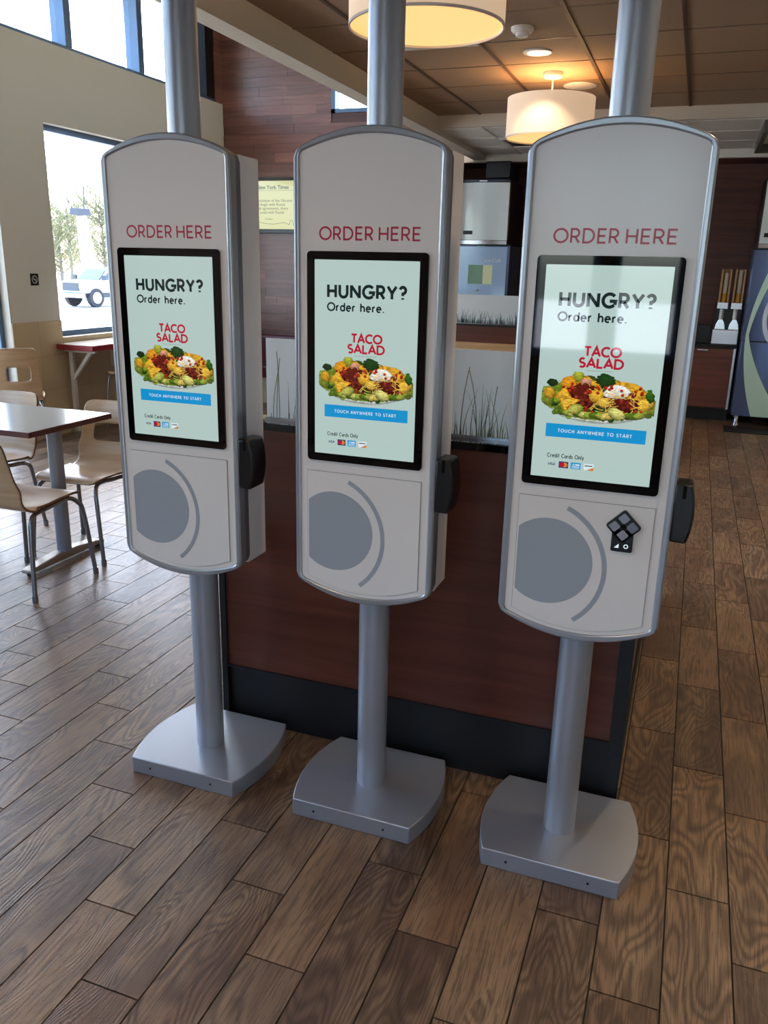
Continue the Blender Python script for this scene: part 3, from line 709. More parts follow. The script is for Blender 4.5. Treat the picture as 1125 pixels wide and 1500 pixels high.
def make_kiosk(keypad=False):
    K = empty('order_kiosk', (0, 0, 0), '', 'kiosk', 'self-order kiosks in a row')
    # floor base with bowed sides
    ys_ = [-.175+.365*i/16 for i in range(17)]
    R_ = [(.183+.036*(1-(2*i/16-1)**2), ys_[i]) for i in range(17)]
    out = R_ + [(-x, y) for x, y in R_[::-1]]
    base = MB().prism(out, 0, .055, 'z').build('base_plate', M['silver'], K, smooth=35, bevel=.003)
    for sx in (-.115, .105):
        MB().tube([(sx, -.1765, .028), (sx, -.172, .028)], .0035, 10).build('screw', M['black_plastic'], base)
    MB().lathe([(.044, .055), (.044, 2.925)], n=40).build('pole', M['silver'], K, smooth=40)
    MB().lathe([(.060, 2.905), (.060, 2.929)], n=32).build('pole_collar', M['silver'], K, smooth=40)
    # body
    MB().box(-.19, -.05, .730, .19, .058, 1.848).build('housing', M['white_side'], K, bevel=.004)
    o1 = face_outline(.194, 1.838, 1.892, .745, .690)
    MB().prism(o1[::-1], -.098, -.048).build('side_band', M['silver_dark'], K, smooth=30, bevel=.002)
    o2 = face_outline(.198, 1.84, 1.897, .742, .684, .022); i2 = face_outline(.181, 1.838, 1.879, .744, .703, .010)
    rim = MB().ring(o2, i2, YFK, -.075).build('rim', M['silver_rim'], K, smooth=30, bevel=.004)
    i3 = face_outline(.1825, 1.838, 1.880, .744, .702, .010)
    MB().prism(i3[::-1], YFK+.005, -.08).build('front_panel', M['white_paint'], K)
    # heading
    yt = YFK+.0047
    for wd, a, b_ in (('ORDER', -.128, .0145), ('HERE', .0285, .136)):
        hd_ = MB(); write(hd_, wd, a, b_, 1.640, .030, .15, yt, .16); hd_.build('lettering', M['red_print'], K, kind='stuff', label='red %s lettering' % wd)
    # screen
    sc = MB().prism(rrect(-.160, 1.080, .160, 1.613, .010)[::-1], YFK-.0012, YFK+.01).build('screen', M['black_gloss'], K, label='black glass touch screen')
    ys0 = YFK-.0016
    MB().flat(rrect(-.1385, 1.101, .1385, 1.593, .001, 1), ys0).build('display', M['screen'], sc)
    y1 = ys0-.0003
    t = MB(); write(t, 'HUNGRY?', -.103, .107, 1.503, .030, .245, y1, .20); write(t, 'Order here.', -.103, .050, 1.470, .0195, .21, y1, .16); t.build('greeting', M['ink_dark'], sc)
    t = MB(); write(t, 'TACO', -.037, .045, 1.394, .0205, .25, y1, .1); write(t, 'SALAD', -.047, .053, 1.368, .0205, .25, y1, .1); t.build('dish_name', M['ink_red'], sc)
    MB().flat([(-.028, 1.3605), (.032, 1.3605), (.032, 1.3612), (-.028, 1.3612)], y1).build('rule_line', M['grey_print'], sc)
    so_ = D.objects.new('salad_picture', salad_mesh(-.1265, .131, 1.236, 1.3565, y1)); COL.objects.link(so_); so_.parent = sc
    MB().flat([(-.1105, 1.200), (.119, 1.200), (.119, 1.232), (-.1105, 1.232)], y1).build('touch_bar', M['ink_blue'], sc)
    t = MB(); write(t, 'TOUCH ANYWHERE TO START', -.082, .088, 1.2125, .0074, .17, y1-.0003, .3); t.build('touch_words', M['ink_white'], sc)
    t = MB(); write(t, 'Credit Cards Only', -.102, -.016, 1.1505, .0095, .16, y1, .18); t.build('card_words', M['ink_dark'], sc)
    t = MB(); write(t, 'VISA', -.099, -.0815, 1.131, .0058, .22, y1, .1); t.build('card_mark', M['ink_navy'], sc)
    t = MB(); t.flat([(-.073, 1.1262), (-.0505, 1.1262), (-.0505, 1.1418), (-.073, 1.1418)], y1); t.m(1).flat(arc(-.0655, 1.134, .0058, 0, 360, 14)[:-1], y1-.0003); t.m(2).flat(arc(-.0582, 1.134, .0058, 0, 360, 14)[:-1], y1-.0002)
    t.build('card_mark', [M['ink_navy'], M['ink_red'], M['ink_orange']], sc)
    t = MB(); t.flat([(-.0445, 1.1262), (-.0215, 1.1262), (-.0215, 1.1418), (-.0445, 1.1418)], y1); t.m(1); write(t, 'A', -.041, -.035, 1.1345, .0048, .2, y1-.0003); 
    for q in (1.1285, 1.1315): t.flat([(-.042, q), (-.024, q), (-.024, q+.0014), (-.042, q+.0014)], y1-.0003)
    t.flat([(-.034, 1.135), (-.024, 1.135), (-.024, 1.1385), (-.034, 1.1385)], y1-.0003); t.build('card_mark', [M['ink_blue'], M['ink_white']], sc)
    t = MB(); t.flat([(-.014, 1.1262), (.009, 1.1262), (.009, 1.1418), (-.014, 1.1418)], y1); t.m(1).flat([(-.008, 1.1262), (.009, 1.1262), (.009, 1.134)], y1-.0003); t.m(2).flat([(-.012, 1.1358), (.006, 1.1358), (.006, 1.138), (-.012, 1.138)], y1-.0003)
    t.build('card_mark', [M['ink_white'], M['ink_orange'], M['ink_dark']], sc)
    # lower access panel : thin engraved gap, raised door
    def pan(d):
        return [(-.1635+d, 1.050-d), (-.1635+d, .748+d*.6)] + arcline(-.1635+d, .1605-d, .712+d, .748+d*.6)[1:] + [(.1605-d, 1.050-d)]
    dr = MB().prism(pan(0), YFK+.0035, YFK+.008).build('access_panel', M['grey_line'], K)
    MB().prism(pan(.0012), YFK+.0022, YFK+.0078).build('access_door', M['white_paint'], dr)
    # plain stand-in emblem: disc and ring, cropped by the panel edge
    ye = YFK+.0018
    def clip(pts):
        def inside(p): return p[0] > -.1585
        out = []
        for a, b in zip(pts, pts[1:]+pts[:1]):
            if inside(a): out.append(a)
            if inside(a) != inside(b):
                k = (-.1585-a[0])/(b[0]-a[0]); out.append((-.1585, a[1]+k*(b[1]-a[1])))
        return out
    t = MB()
    dc = (-.083, .885)
    def zlow(x): return .716+.036*((x/.162)**2)+.010
    pts = [(x, max(z_, zlow(x))) for x, z_ in arc(dc[0], dc[1], .112, 0, 360, 56)[:-1]]
    t.flat(clip(pts), ye)
    A_ = arc(-.112, .872, .176, 66, -52, 40); B_ = arc(-.112, .872, .164, 66, -52, 40)
    k = len(t.v)
    for q in A_+B_: t.v.append((q[0], ye, max(q[1], zlow(q[0]))))
    for i in range(40): t.face((k+i, k+i+1, k+42+i, k+41+i))
    t.build('emblem', M['grey_print'], dr, label='plain grey disc and ring emblem')
    # card reader on the right side
    pr = []
    for i in range(13):
        a = -.5+i/12.; pr.append((.012*(1-4*a*a)*.9+.234, 1.043+a*.142))
    rd = MB().prism([(.196, .974)] + [(x, z_) for x, z_ in pr] + [(.196, 1.114)], -.108, -.030).build('card_reader', M['black_plastic'], K, smooth=30, bevel=.006)
    MB().box(.214, -.1085, 1.082, .222, -.1035, 1.112).build('card_slot', M['black_gloss'], rd)
    if keypad:
        c = (.092, 1.000); y2 = YFK-.006
        dia = rrect(-.030, -.030, .030, .030, .006, 3); dia = [((x-z_)*.7071+c[0], (x+z_)*.7071+c[1]-.001) for x, z_ in dia]
        kp = MB().prism(dia[::-1], y2, YFK+.003).build('keypad', M['black_plastic'], K, smooth=40, bevel=.001)
        MB().prism(rrect(.067, .936, .117, .992, .004, 3)[::-1], y2, YFK+.003).build('keypad_body', M['black_plastic'], kp, bevel=.001)
        for a in range(4):
            cx, cz = c[0]+.0205*math.cos(a*PI/2), c[1]-.001+.0205*math.sin(a*PI/2)
            s_ = [((x-z_)*.7071+cx, (x+z_)*.7071+cz) for x, z_ in rrect(-.0105, -.0105, .0105, .0105, .003, 3)]
            MB().prism(s_[::-1], y2-.002, y2+.001).build('arrow_key', M['steel'] if a else M['silver_dark'], kp, bevel=.0006)
        s_ = [((x-z_)*.7071+c[0], (x+z_)*.7071+c[1]-.001) for x, z_ in rrect(-.006, -.006, .006, .006, .001, 2)]
        MB().prism(s_[::-1], y2-.003, y2+.001).build('centre_key', M['black_gloss'], kp)
        MB().flat([(.0745, .9455), (.0855, .9455), (.0855, .9565)], y2-.0003).build('volume_mark', M['ink_white'], kp)
        t = MB(); ribbon(t, arc(.102, .951, .0045, 0, 360, 14), .0022, y2-.0003); t.build('jack_mark', M['ink_white'], kp)
    return K
K1 = make_kiosk(); K1.location = (-1.342, 2.06, 0); K1['label'] = 'leftmost silver self-order kiosk, standing nearest the dining tables'
K2 = copy_tree(K1); K2.location = (-.770, 2.06, 0); K2['label'] = 'middle silver self-order kiosk between the two others'
K3 = make_kiosk(True); K3.location = (-.192, 2.06, 0); K3['label'] = 'rightmost silver self-order kiosk with a small black keypad below its screen'

# ================================================================== HALF WALLS
def grass(mb, x0, x1, z0, y, n, hmin, hmax, seed, w_=.0035, axis='y'):
    r = random.Random(seed)
    for k in range(n):
        x = r.uniform(x0, x1); h = hmin+(hmax-hmin)*r.random()**2.2; lean = r.uniform(-.28, .28)*h; L = []; Rr = []
        for i in range(6):
            t = i/5; cx = x+lean*t*t; wd = w_*(1-t*.85)*r.uniform(.9, 1.1)/2
            cx = min(max(cx, x0), x1); L.append((cx-wd, z0+h*t)); Rr.append((cx+wd, z0+h*t))
        mb.flat(L[::-1][::-1] + Rr[::-1], y) if False else mb.flat(Rr + L[::-1], y)
HW = empty('half_wall', (-.74, 2.35, 0), 'red-brown laminate half wall with black base standing right behind the kiosks', 'partition')
def lb(mb, *a):          # box given in world coordinates, stored relative to the half wall
    x0, y0, z0, x1, y1, z1 = a; return mb.box(x0+.74, y0-2.35, z0, x1+.74, y1-2.35, z1)
lb(lb(MB(), -1.405, 2.285, .215, -.085, 2.40, 1.075), -.165, 2.40, .215, -.058, 4.2, 1.075).build('laminate_panel', M['counter_wood'], HW)
lb(lb(MB(), -1.42, 2.296, .0, -.06, 2.39, .215), -.155, 2.39, .0, -.062, 4.2, .215).build('kick_base', M['black_matt'], HW)
lb(MB(), -1.412, 2.278, .214, -.055, 2.286, .222).build('base_lip', M['black_matt'], HW)
lb(MB(), -1.424, 2.278, .0, -1.402, 2.40, 1.08).build('corner_trim', M['black_matt'], HW)
lb(MB(), -.090, 2.277, .0, -.05, 2.32, 1.08).build('corner_trim', M['black_matt'], HW)
lb(MB(), -.06, 2.32, .0, -.052, 4.2, .05).build('side_foot', M['black_matt'], HW)
lb(lb(MB(), -1.43, 2.27, 1.075, -.045, 2.41, 1.098), -.175, 2.41, 1.075, -.045, 4.2, 1.098).build('cap', M['black_gloss'], HW, bevel=.002, label='dark glossy cap')
gp = lb(MB(), -1.258, 2.337, 1.106, -.12, 2.345, 1.356).build('frosted_panel', M['frosted'], HW)
t = MB(); grass(t, -1.25+.74, -.95+.74, 1.106, 2.3365-2.35, 16, .015, .12, 3); grass(t, -.70+.74, -.13+.74, 1.106, 2.3365-2.35, 110, .02, .16, 5)
for x, h, ln in ((-1.222, .19, .012), (-1.212, .21, -.008), (-1.235, .15, .02), (-1.15, .11, .035), (-.615, .20, .02), (-.565, .19, -.03), (-.52, .15, .01)):
    x += .74
    pts = [(x+ln*(i/5)**2, 1.106+h*i/5) for i in range(6)]; ribbon(t, pts, .0026, 2.3365-2.35)
t.build('grass_print', M['grass'], gp, label='printed green grass blades')
lb(MB(), -1.262, 2.330, 1.098, -.115, 2.352, 1.107).build('clamp_rail', M['steel'], HW)
# second half wall further back
H2 = empty('half_wall', (-1.6, 7.43, 0), 'further wood half wall with frosted grass panel in front of the drinks machines', 'partition')
MB().box(-1.15, -.05, .14, 1.25, .06, 1.085).build('laminate_panel', M['counter_wood'], H2)
MB().box(-1.15, -.04, 0, 1.25, .05, .14).build('kick_base', M['black_matt'], H2)
MB().box(-1.17, -.07, 1.085, 1.27, .08, 1.10).build('cap', M['black_matt'], H2)
MB().box(-1.17, -.085, .875, 1.27, -.05, .94).build('chair_rail', M['light_wood'], H2, label='light wood rail')
g2 = MB().box(-1.12, -.008, 1.105, 1.2, .0, 1.355).build('frosted_panel', M['frosted'], H2)
t = MB(); grass(t, -1.1, 1.18, 1.105, -.0085, 520, .03, .13, 8, .008); t.build('grass_print', M['grass_grey'], g2)

# ================================================================== CHAIRS, TABLE, BAR
def chair_mesh():
    prof = [(.215, .437), (.20, .452), (.15, .458), (.05, .448), (-.06, .438), (-.13, .442), (-.175, .462), (-.203, .50), (-.222, .56), (-.245, .65), (-.27, .74), (-.287, .805)]
    # resample
    P_ = [Vector((0, a, b)) for a, b in prof]; L = [0]
    for a, b in zip(P_, P_[1:]): L.append(L[-1]+(b-a).length)
    NU, NV = 64, 36
    def at(s):
        s = min(max(s, 0), L[-1])
        for i in range(len(L)-1):
            if s <= L[i+1]+1e-9:
                t = (s-L[i])/(L[i+1]-L[i]); p0 = P_[max(i-1, 0)]; p1 = P_[i]; p2 = P_[i+1]; p3 = P_[min(i+2, len(P_)-1)]
                return .5*((2*p1)+(p2-p0)*t+(2*p0-5*p1+4*p2-p3)*t*t+(3*p1-p0-3*p2+p3)*t**3)
        return P_[-1]
    T = L[-1]
    def halfw(u):
        ks = [(0, .195), (.25, .205), (.45, .195), (.56, .178), (.64, .182), (.75, .168), (.9, .166), (1, .160)]
        for (a, x), (b, y) in zip(ks, ks[1:]):
            if u <= b: t = (u-a)/(b-a); t = t*t*(3-2*t); h = x+(y-x)*t; break
        for e in (u*T, (1-u)*T):
            rr = .055
            if e < rr: h -= rr*(1-math.sqrt(max(0, 1-(1-e/rr)**2)))
        return h
    hc, hw_, hh, hr = T-.185, .095, .050, .026     # hole centre (length), half sizes, radius
    def sdf(s, x):
        qx, qs = abs(x)-hw_+hr, abs(s-hc)-hh+hr
        return math.hypot(max(qx, 0), max(qs, 0))+min(max(qx, qs), 0)-hr
    co = {}; V = []; F = []
    for i in range(NU+1):
        u = i/NU; u = u
        for j in range(NV+1):
            s = u*T; x = (2*j/NV-1)*halfw(u); co[i, j] = [s, x]
    keep = []
    for i in range(NU):
        for j in range(NV):
            c = [(co[i, j][0]+co[i+1, j+1][0])/2, (co[i, j][1]+co[i+1, j+1][1])/2]
            if sdf(*c) > 0: keep.append((i, j))
    ks = set(keep)
    for (i, j) in list(co):
        fs = [(i-1, j-1), (i-1, j), (i, j-1), (i, j)]; ins = [f in ks for f in fs if 0 <= f[0] < NU and 0 <= f[1] < NV]
        if any(ins) and not all(ins):
            s, x = co[i, j]
            for _ in range(4):
                d = sdf(s, x); e = 1e-4; gs = (sdf(s+e, x)-d)/e; gx = (sdf(s, x+e)-d)/e; n2 = gs*gs+gx*gx
                if n2 > 0: s -= d*gs/n2; x -= d*gx/n2
            co[i, j] = [s, x]
    me_v = []; ix = {}
    for k, (s, x) in co.items():
        ix[k] = len(me_v); p = at(s); sp = s/T; dish = .018*(x/.2)**2*(1 if sp < .45 else 0) + 0
        back = .022*(x/.18)**2*max(0, min(1, (sp-.5)/.15))
        me_v.append((x, p.y+back, p.z+dish*min(1, sp*4)))
    F = [(ix[i, j], ix[i+1, j], ix[i+1, j+1], ix[i, j+1]) for i, j in keep]
    me = D.meshes.new('seat_shell'); me.from_pydata(me_v, [], F); me.materials.append(M['birch']); me.materials.append(M['ply_edge'])
    me.polygons.foreach_set('use_smooth', [True]*len(F)); me.update(); return me
def curve(pts, n=8):
    P_ = [Vector(p) for p in pts]; out = []
    for i in range(len(P_)-1):
        p0, p1, p2, p3 = P_[max(i-1, 0)], P_[i], P_[i+1], P_[min(i+2, len(P_)-1)]
        for k in range(n):
            t = k/n; out.append(.5*((2*p1)+(p2-p0)*t+(2*p0-5*p1+4*p2-p3)*t*t+(3*p1-p0-3*p2+p3)*t**3))
    return out+[P_[-1]]
def make_chair():
    c = empty('cafe_chair', (0, 0, 0), '', 'chair', 'plywood chairs with tube legs')
    sh_ = D.objects.new('seat_shell', chair_mesh()); COL.objects.link(sh_); sh_.parent = c
    so_ = sh_.modifiers.new('s', 'SOLIDIFY'); so_.thickness = .011; so_.offset = -1; so_.material_offset_rim = 1
    for s in (-1, 1):
        lf = MB().tube(curve([(s*.155, .06, .425), (s*.160, .15, .425), (s*.175, .195, .395), (s*.19, .215, .33), (s*.218, .235, .02)]), .0115, 10).build('leg', M['tube'], c, smooth=50)
        MB().tube([(s*.2195, .236, .0), (s*.2185, .235, .035)], .0145, 10).build('foot_cap', M['tube'], lf, smooth=50)
        lr = MB().tube(curve([(s*.155, -.02, .415), (s*.160, -.09, .412), (s*.170, -.135, .395), (s*.176, -.155, .33), (s*.198, -.195, .02)]), .0115, 10).build('leg', M['tube'], c, smooth=50)
        MB().tube([(s*.199, -.1965, .0), (s*.198, -.195, .035)], .0145, 10).build('foot_cap', M['tube'], lr, smooth=50)
        MB().tube([(s*.155, .07, .4255), (s*.155, .02, .4185), (s*.155, -.03, .4145)], .0115, 10).build('seat_rail', M['tube'], c, smooth=50)
    MB().tube([(-.155, .02, .418), (.155, .02, .418)], .009, 8).build('cross_bar', M['tube'], c, smooth=50)
    return c
ch = make_chair()
spots = [(-3.00, 3.03, .04, 'plywood chair in the left foreground, on the near side of the grey table'),
         (-3.07, 3.60, PI+.10, 'plywood chair on the far side of the table, next to the leftmost kiosk'),
         (-3.80, 3.62, PI, 'plywood chair on the far side of the table at the left edge of the photo'),
         (-5.02, 5.18, PI/4, 'plywood chair standing furthest away against the tiled wall pier')]
for k, (x, y, rz, lab) in enumerate(spots):
    o = ch if k == 0 else copy_tree(ch)
    o.location = (x, y, 0); o.rotation_euler.z = rz; o['label'] = lab
    if k == 3: o.scale = (.9, .9, 1.14)
T = empty('dining_table', (-3.55, 3.38, 0), 'grey-topped dining table with brown edge and grey column legs', 'table')
MB().box(-.62, -.31, .742, .60, .31, .770).build('table_edge', M['table_edge'], T, label='red-brown table edge', bevel=.002)
MB().box(-.617, -.307, .7695, .597, .307, .7712).build('table_top', M['table_top'], T)
for s in (-1, 1):
    x = .47*s
    MB().lathe([(.038, .05), (.038, .742)], (x, 0, 0), 28).build('column', M['column'], T, smooth=40)
    ft = MB().prism([(-.29, .016), (-.29, .034), (-.22, .046), (-.07, .062), (.07, .062), (.22, .046), (.29, .034), (.29, .016)], x-.032, x+.032, 'x').build('foot', M['cast'], T, bevel=.006)
    for q in (-.26, .26): MB().lathe([(.018, 0), (.018, .017)], (x, q, 0), 12).build('glide', M['black_plastic'], ft)
    MB().box(x-.05, -.2, .728, x+.05, .2, .742).build('top_bracket', M['cast'], T)
# window bar with red edge
B_ = empty('window_bar', (XL, 6.1, 0), 'red-edged bar shelf running along under the left window', 'shelf')
MB().box(.014, .0, .785, .415, 2.2, .835).build('bar_edge', M['bar_red'], B_, bevel=.004, label='red front edge')
MB().box(.016, .012, .834, .403, 2.19, .838).build('bar_top', M['table_top'], B_)
for y0 in (.10, 1.3):
    MB().box(.06, y0, .02, .10, y0+.04, .785).build('support_leg', M['cream'], B_, bevel=.004)
    MB().box(.014, y0, .755, .36, y0+.04, .785).build('support_arm', M['cream'], B_, bevel=.004)
    q = MB().prism([(.10, .50), (.10, .55), (.27, .755), (.31, .755)], y0+.005, y0+.035).build('brace', M['cream'], B_)
    MB().box(.03, y0-.02, .0, .13, y0+.06, .02).build('foot_plate', M['cast'], B_)
ST = empty('bar_stool', (-5.00, 6.62, 0), 'backless stool with thin tube legs tucked under the red window bar', 'stool')
MB().prism(rrect(-.18, -.18, .18, .18, .05), .545, .565, 'z').build('seat', M['birch'], ST, bevel=.004)
for s in (-1, 1):
    MB().tube(curve([(s*.2, -.2, 0), (s*.165, -.17, .46), (s*.14, -.14, .535), (s*.0, -.135, .538)]), .010, 8).build('leg', M['tube'], ST, smooth=50)
    MB().tube(curve([(s*.2, .2, 0), (s*.165, .17, .46), (s*.14, .14, .535), (s*.0, .135, .538)]), .010, 8).build('leg', M['tube'], ST, smooth=50)
MB().tube([(-.183, -.183, .2), (.183, -.183, .2), (.183, .183, .2), (-.183, .183, .2), (-.183, -.183, .2)], .007, 6).build('foot_ring', M['tube'], ST)
def outlet(x, y, z, label, w_=.12, h=.12):
    o = MB().box(0, 0, 0, .03, w_, h).m(1).box(.03, w_*.2, h*.2, .032, w_*.8, h*.8).build('wall_socket', [M['white_plastic'], M['black_plastic']], loc=(x, y, z)); tag(o, label, 'socket'); return o
outlet(XL+.012, 6.85, .56, 'pale wall socket box with black face, under the red bar', .25, .16)
outlet(XL+.012, 5.63, .28, 'wall socket box low on the tiled pier behind the furthest chair', .16, .14)
# no smoking sign on the pier
ns = MB().box(0, 0, 0, .003, .095, .10); k = ns
ns = ns.build('no_smoking_sign', M['black_plastic'], loc=(XL, 5.875, 1.35)); tag(ns, 'small black square no-smoking sign on the cream wall pier', 'sign')
def flatx(mb, pts, x):
    k = len(mb.v)
    for p in pts: mb.v.append((x, p[0], p[1]))
    mb.face(range(k, k+len(pts)))
t = MB(); c0 = (.0475, .05)
for i in range(24):
    a0, a1 = 2*PI*i/24, 2*PI*(i+1)/24
    flatx(t, [(c0[0]+.034*math.cos(a0), c0[1]+.034*math.sin(a0)), (c0[0]+.034*math.cos(a1), c0[1]+.034*math.sin(a1)), (c0[0]+.027*math.cos(a1), c0[1]+.027*math.sin(a1)), (c0[0]+.027*math.cos(a0), c0[1]+.027*math.sin(a0))], .0034)
flatx(t, [(.022, .070), (.027, .075), (.073, .030), (.068, .025)], .0034); flatx(t, [(.030, .047), (.065, .047), (.065, .053), (.030, .053)], .0034)
t.build('no_smoking_symbol', M['white_plastic'], ns)
# wall television
TV = empty('wall_television', (-4.62, 9.175, 1.925), 'black framed wall television showing cream newspaper text, between left and middle kiosk', 'television')
MB().prism(rrect(-.56, 0, .56, .61, .008, 2)[::-1], -.055, -.005).build('television_case', M['black_plastic'], TV, bevel=.003)
scn = MB().box(-.535, -.057, .045, .535, -.054, .575).build('television_screen', M['tv_screen'], TV)
MB().box(-.12, -.006, .15, .12, .0, .45).build('wall_mount', M['black_plastic'], TV)
yv = -.0575
text_mesh('headline', 'New York Times', .060, M['tv_ink'], scn, (-.375, yv, .485), bold=.0012)
MB().flat([(-.41, .468), (.22, .468), (.22, .471), (-.41, .471)], yv).build('headline_rule', M['tv_ink'], scn)
for k, s in enumerate(('peaceful resolution of the Ukraine', 'which must begin with Russia', 'to the Minsk agreements, there', 'business as usual with Russia')):
    text_mesh('quote_line', s, .046, M['tv_ink'], scn, (-.55, yv, .345-k*.043))
text_mesh('caption', 'The Alliance', .020, M['tv_ink'], scn, (-.27, yv, .150), bold=.0003)
t = MB(); ribbon(t, [(-.53, .11), (-.36, .125), (-.26, .105), (-.16, .10), (-.02, .118), (.05, .095), (.06, .14), (.09, .14), (.10, .09), (.4, .095)], .004, yv); t.build('skyline_line', M['tv_ink'], scn)
# booth bench at the wood wall
BB = empty('booth_bench', (-4.45, 8.8, 0), 'dark red bench seat against the wood wall, glimpsed left of the frosted panel', 'bench')
MB().box(-.85, .25, .30, .85, .37, .75).build('backrest', M['bench_red'], BB, bevel=.03)
MB().box(-.85, -.25, .30, .85, .26, .44).build('seat', M['bench_red'], BB, bevel=.02)
MB().box(-.83, -.2, 0, .83, .36, .30).build('bench_base', M['cream'], BB)

# ================================================================== CEILING FITTINGS
def drum(x, y, label, canopy=True):
    L = empty('pendant_lamp', (x, y, 2.93), label, 'lamp', 'cream drum pendants')
    n = 48; mb = MB()
    o_ = [(.312*math.cos(2*PI*i/n), .312*math.sin(2*PI*i/n)) for i in range(n)]; i_ = [(a*.985, b*.985) for a, b in o_]
    mb.ring(o_, i_, -.43, -.165, 'z').build('lamp_shade', M['shade'], L, smooth=40)
    MB().prism([(a*.975, b*.975) for a, b in o_], -.424, -.416, 'z').build('diffuser', M['shade_in'], L)
    MB().ring([(a*1.004, b*1.004) for a, b in o_], [(a*.98, b*.98) for a, b in o_], -.434, -.424, 'z').build('shade_ring', M['white_plastic'], L)
    MB().lathe([(.062, -.03), (.068, -.02), (.068, .0)]).build('canopy', M['white_plastic'], L, smooth=30)
    MB().tube([(0, 0, -.03), (0, 0, -.30)], .006, 8).build('rod', M['white_plastic'], L)
    for a in range(3): MB().tube([(0, 0, -.18), (.305*math.cos(a*2.09+.4), .305*math.sin(a*2.09+.4), -.18)], .003, 6).build('spider_arm', M['white_plastic'], L)
    MB().lathe([(.012, -.34), (.03, -.32), (.03, -.28), (.014, -.25)], n=16).build('bulb', M['glow'], L, smooth=60)
    li = D.lights.new('lamp_bulb_light', 'POINT'); li.energy = 14; li.color = (1, .62, .30); li.shadow_soft_size = .05
    lo = D.objects.new('lamp_bulb_light', li); COL.objects.link(lo); lo.parent = L; lo.location = (0, 0, -.20)
    return L
drum(-1.15, 3.53, 'large cream drum pendant lamp, the near one at the top behind the middle kiosk pole')
drum(-1.16, 6.52, 'cream drum pendant lamp further back, beside the top of the right kiosk')
CL = empty('recessed_light', (-1.163, 5.90, 2.93), 'round recessed ceiling light in front of the further drum lamp', 'lamp')
MB().lathe([(.088, -.008), (.094, -.004), (.094, .004)]).build('trim_ring', M['white_plastic'], CL, smooth=30)
MB().lathe([(.062, -.0095), (.062, -.007)]).build('lens', M['glow'], CL)
li = D.lights.new('can_light', 'SPOT'); li.energy = 30; li.color = (1, .78, .55); li.spot_size = 2.0; li.shadow_soft_size = .06; lo = D.objects.new('can_light', li); COL.objects.link(lo); lo.parent = CL; lo.location = (0, 0, -.02)
SD = empty('smoke_detector', (-1.145, 5.32, 2.93), 'white round smoke detector on the brown tile ceiling', 'smoke detector')
MB().lathe([(.052, -.030), (.066, -.016), (.068, .0)]).build('detector_base', M['white_plastic'], SD, smooth=30)
MB().lathe([(.018, -.052), (.036, -.048), (.042, -.030)]).build('sensor_head', M['white_plastic'], SD, smooth=30)
MB().lathe([(.037, -.043), (.037, -.036)]).build('sensor_gap', M['black_plastic'], SD)
SP = MB().lathe([(.10, -.012), (.125, -.006), (.125, .0)]); tag(SP.build('ceiling_speaker', M['white_plastic'], loc=(-1.03, 6.98, 2.93), smooth=30), 'round white ceiling speaker just behind the further drum lamp', 'speaker')
def diffuser(x0, y0, x1, y1, z, label, dark=False):
    d = empty('ceiling_vent', ((x0+x1)/2, (y0+y1)/2, z), label, 'vent'); w2, h2 = (x1-x0)/2, (y1-y0)/2
    MB().ring([(-w2, -h2), (w2, -h2), (w2, h2), (-w2, h2)], [(-w2+.03, -h2+.03), (w2-.03, -h2+.03), (w2-.03, h2-.03), (-w2+.03, h2-.03)], -.012, .008, 'z').build('vent_frame', M['white_plastic'], d)
    MB().box(-w2+.03, -h2+.03, .0, w2-.03, h2-.03, .006).build('vent_back', M['vent_dark'], d)
    for k in range(1, 4):
        f = 1-k*.26; a, b = (w2-.03)*f, (h2-.03)*f
        MB().ring([(-a, -b), (a, -b), (a, b), (-a, b)], [(-a+.02, -b+.02), (a-.02, -b+.02), (a-.02, b-.02), (-a+.02, b-.02)], -.010, .0, 'z').build('vent_louvre', M['vent_dark'] if dark else M['white_plastic'], d)
diffuser(-2.05, 5.01, -1.475, 5.595, CZ-.004, 'white square ceiling vent behind the near drum lamp')
diffuser(-2.05, 8.73, -1.475, 9.31, LZ-.005, 'dark square ceiling grille over the drinks alcove beside the further lamp', True)
CH = empty('ceiling_light_box', (.95, 8.8, LZ), 'dark-framed rectangular ceiling light box at the top right edge', 'lamp')
MB().ring([(-.6, -.66), (.6, -.66), (.6, .69), (-.6, .69)], [(-.56, -.62), (.56, -.62), (.56, .65), (-.56, .65)], -.10, .0, 'z').build('box_frame', M['vent_dark'], CH)
MB().box(-.56, -.62, -.02, .56, .65, -.012).build('box_panel', M['low_tile'], CH)

def can_light(x, y, z, label, e=30):  # unseen ceiling lights, added to brighten the room and the alcove
    c = empty('recessed_light', (x, y, z), label, 'lamp', 'added recessed fill lights outside the view')
    MB().lathe([(.088, -.008), (.094, -.004), (.094, .004)]).build('trim_ring', M['white_plastic'], c, smooth=30)
    MB().lathe([(.062, -.0095), (.062, -.007)]).build('lens', M['glow'], c)
    li = D.lights.new('can_light', 'SPOT'); li.energy = e; li.color = (1, .74, .48); li.spot_size = 2.2; li.spot_blend = .6; li.shadow_soft_size = .06
    lo = D.objects.new('can_light', li); COL.objects.link(lo); lo.parent = c; lo.location = (0, 0, -.02)
for x, y, wh in ((.66, 2.3, 'over the aisle level with the right kiosk'), (.66, 4.7, 'over the aisle halfway to the drinks alcove'), (.66, 7.1, 'over the aisle just before the drinks alcove'),
                 (.66, -.15, 'behind the viewer on the right'), (-1.16, .45, 'above the viewer on the left'), (1.9, 3.5, 'beside the right wall, nearer one'), (1.9, 6., 'beside the right wall, further one')):
    can_light(x, y, CZ, 'added unseen recessed ceiling light '+wh, 55)
can_light(1.6, 9.2, LZ, 'added unseen recessed light in the alcove ceiling right of the right drinks dispenser', 35)
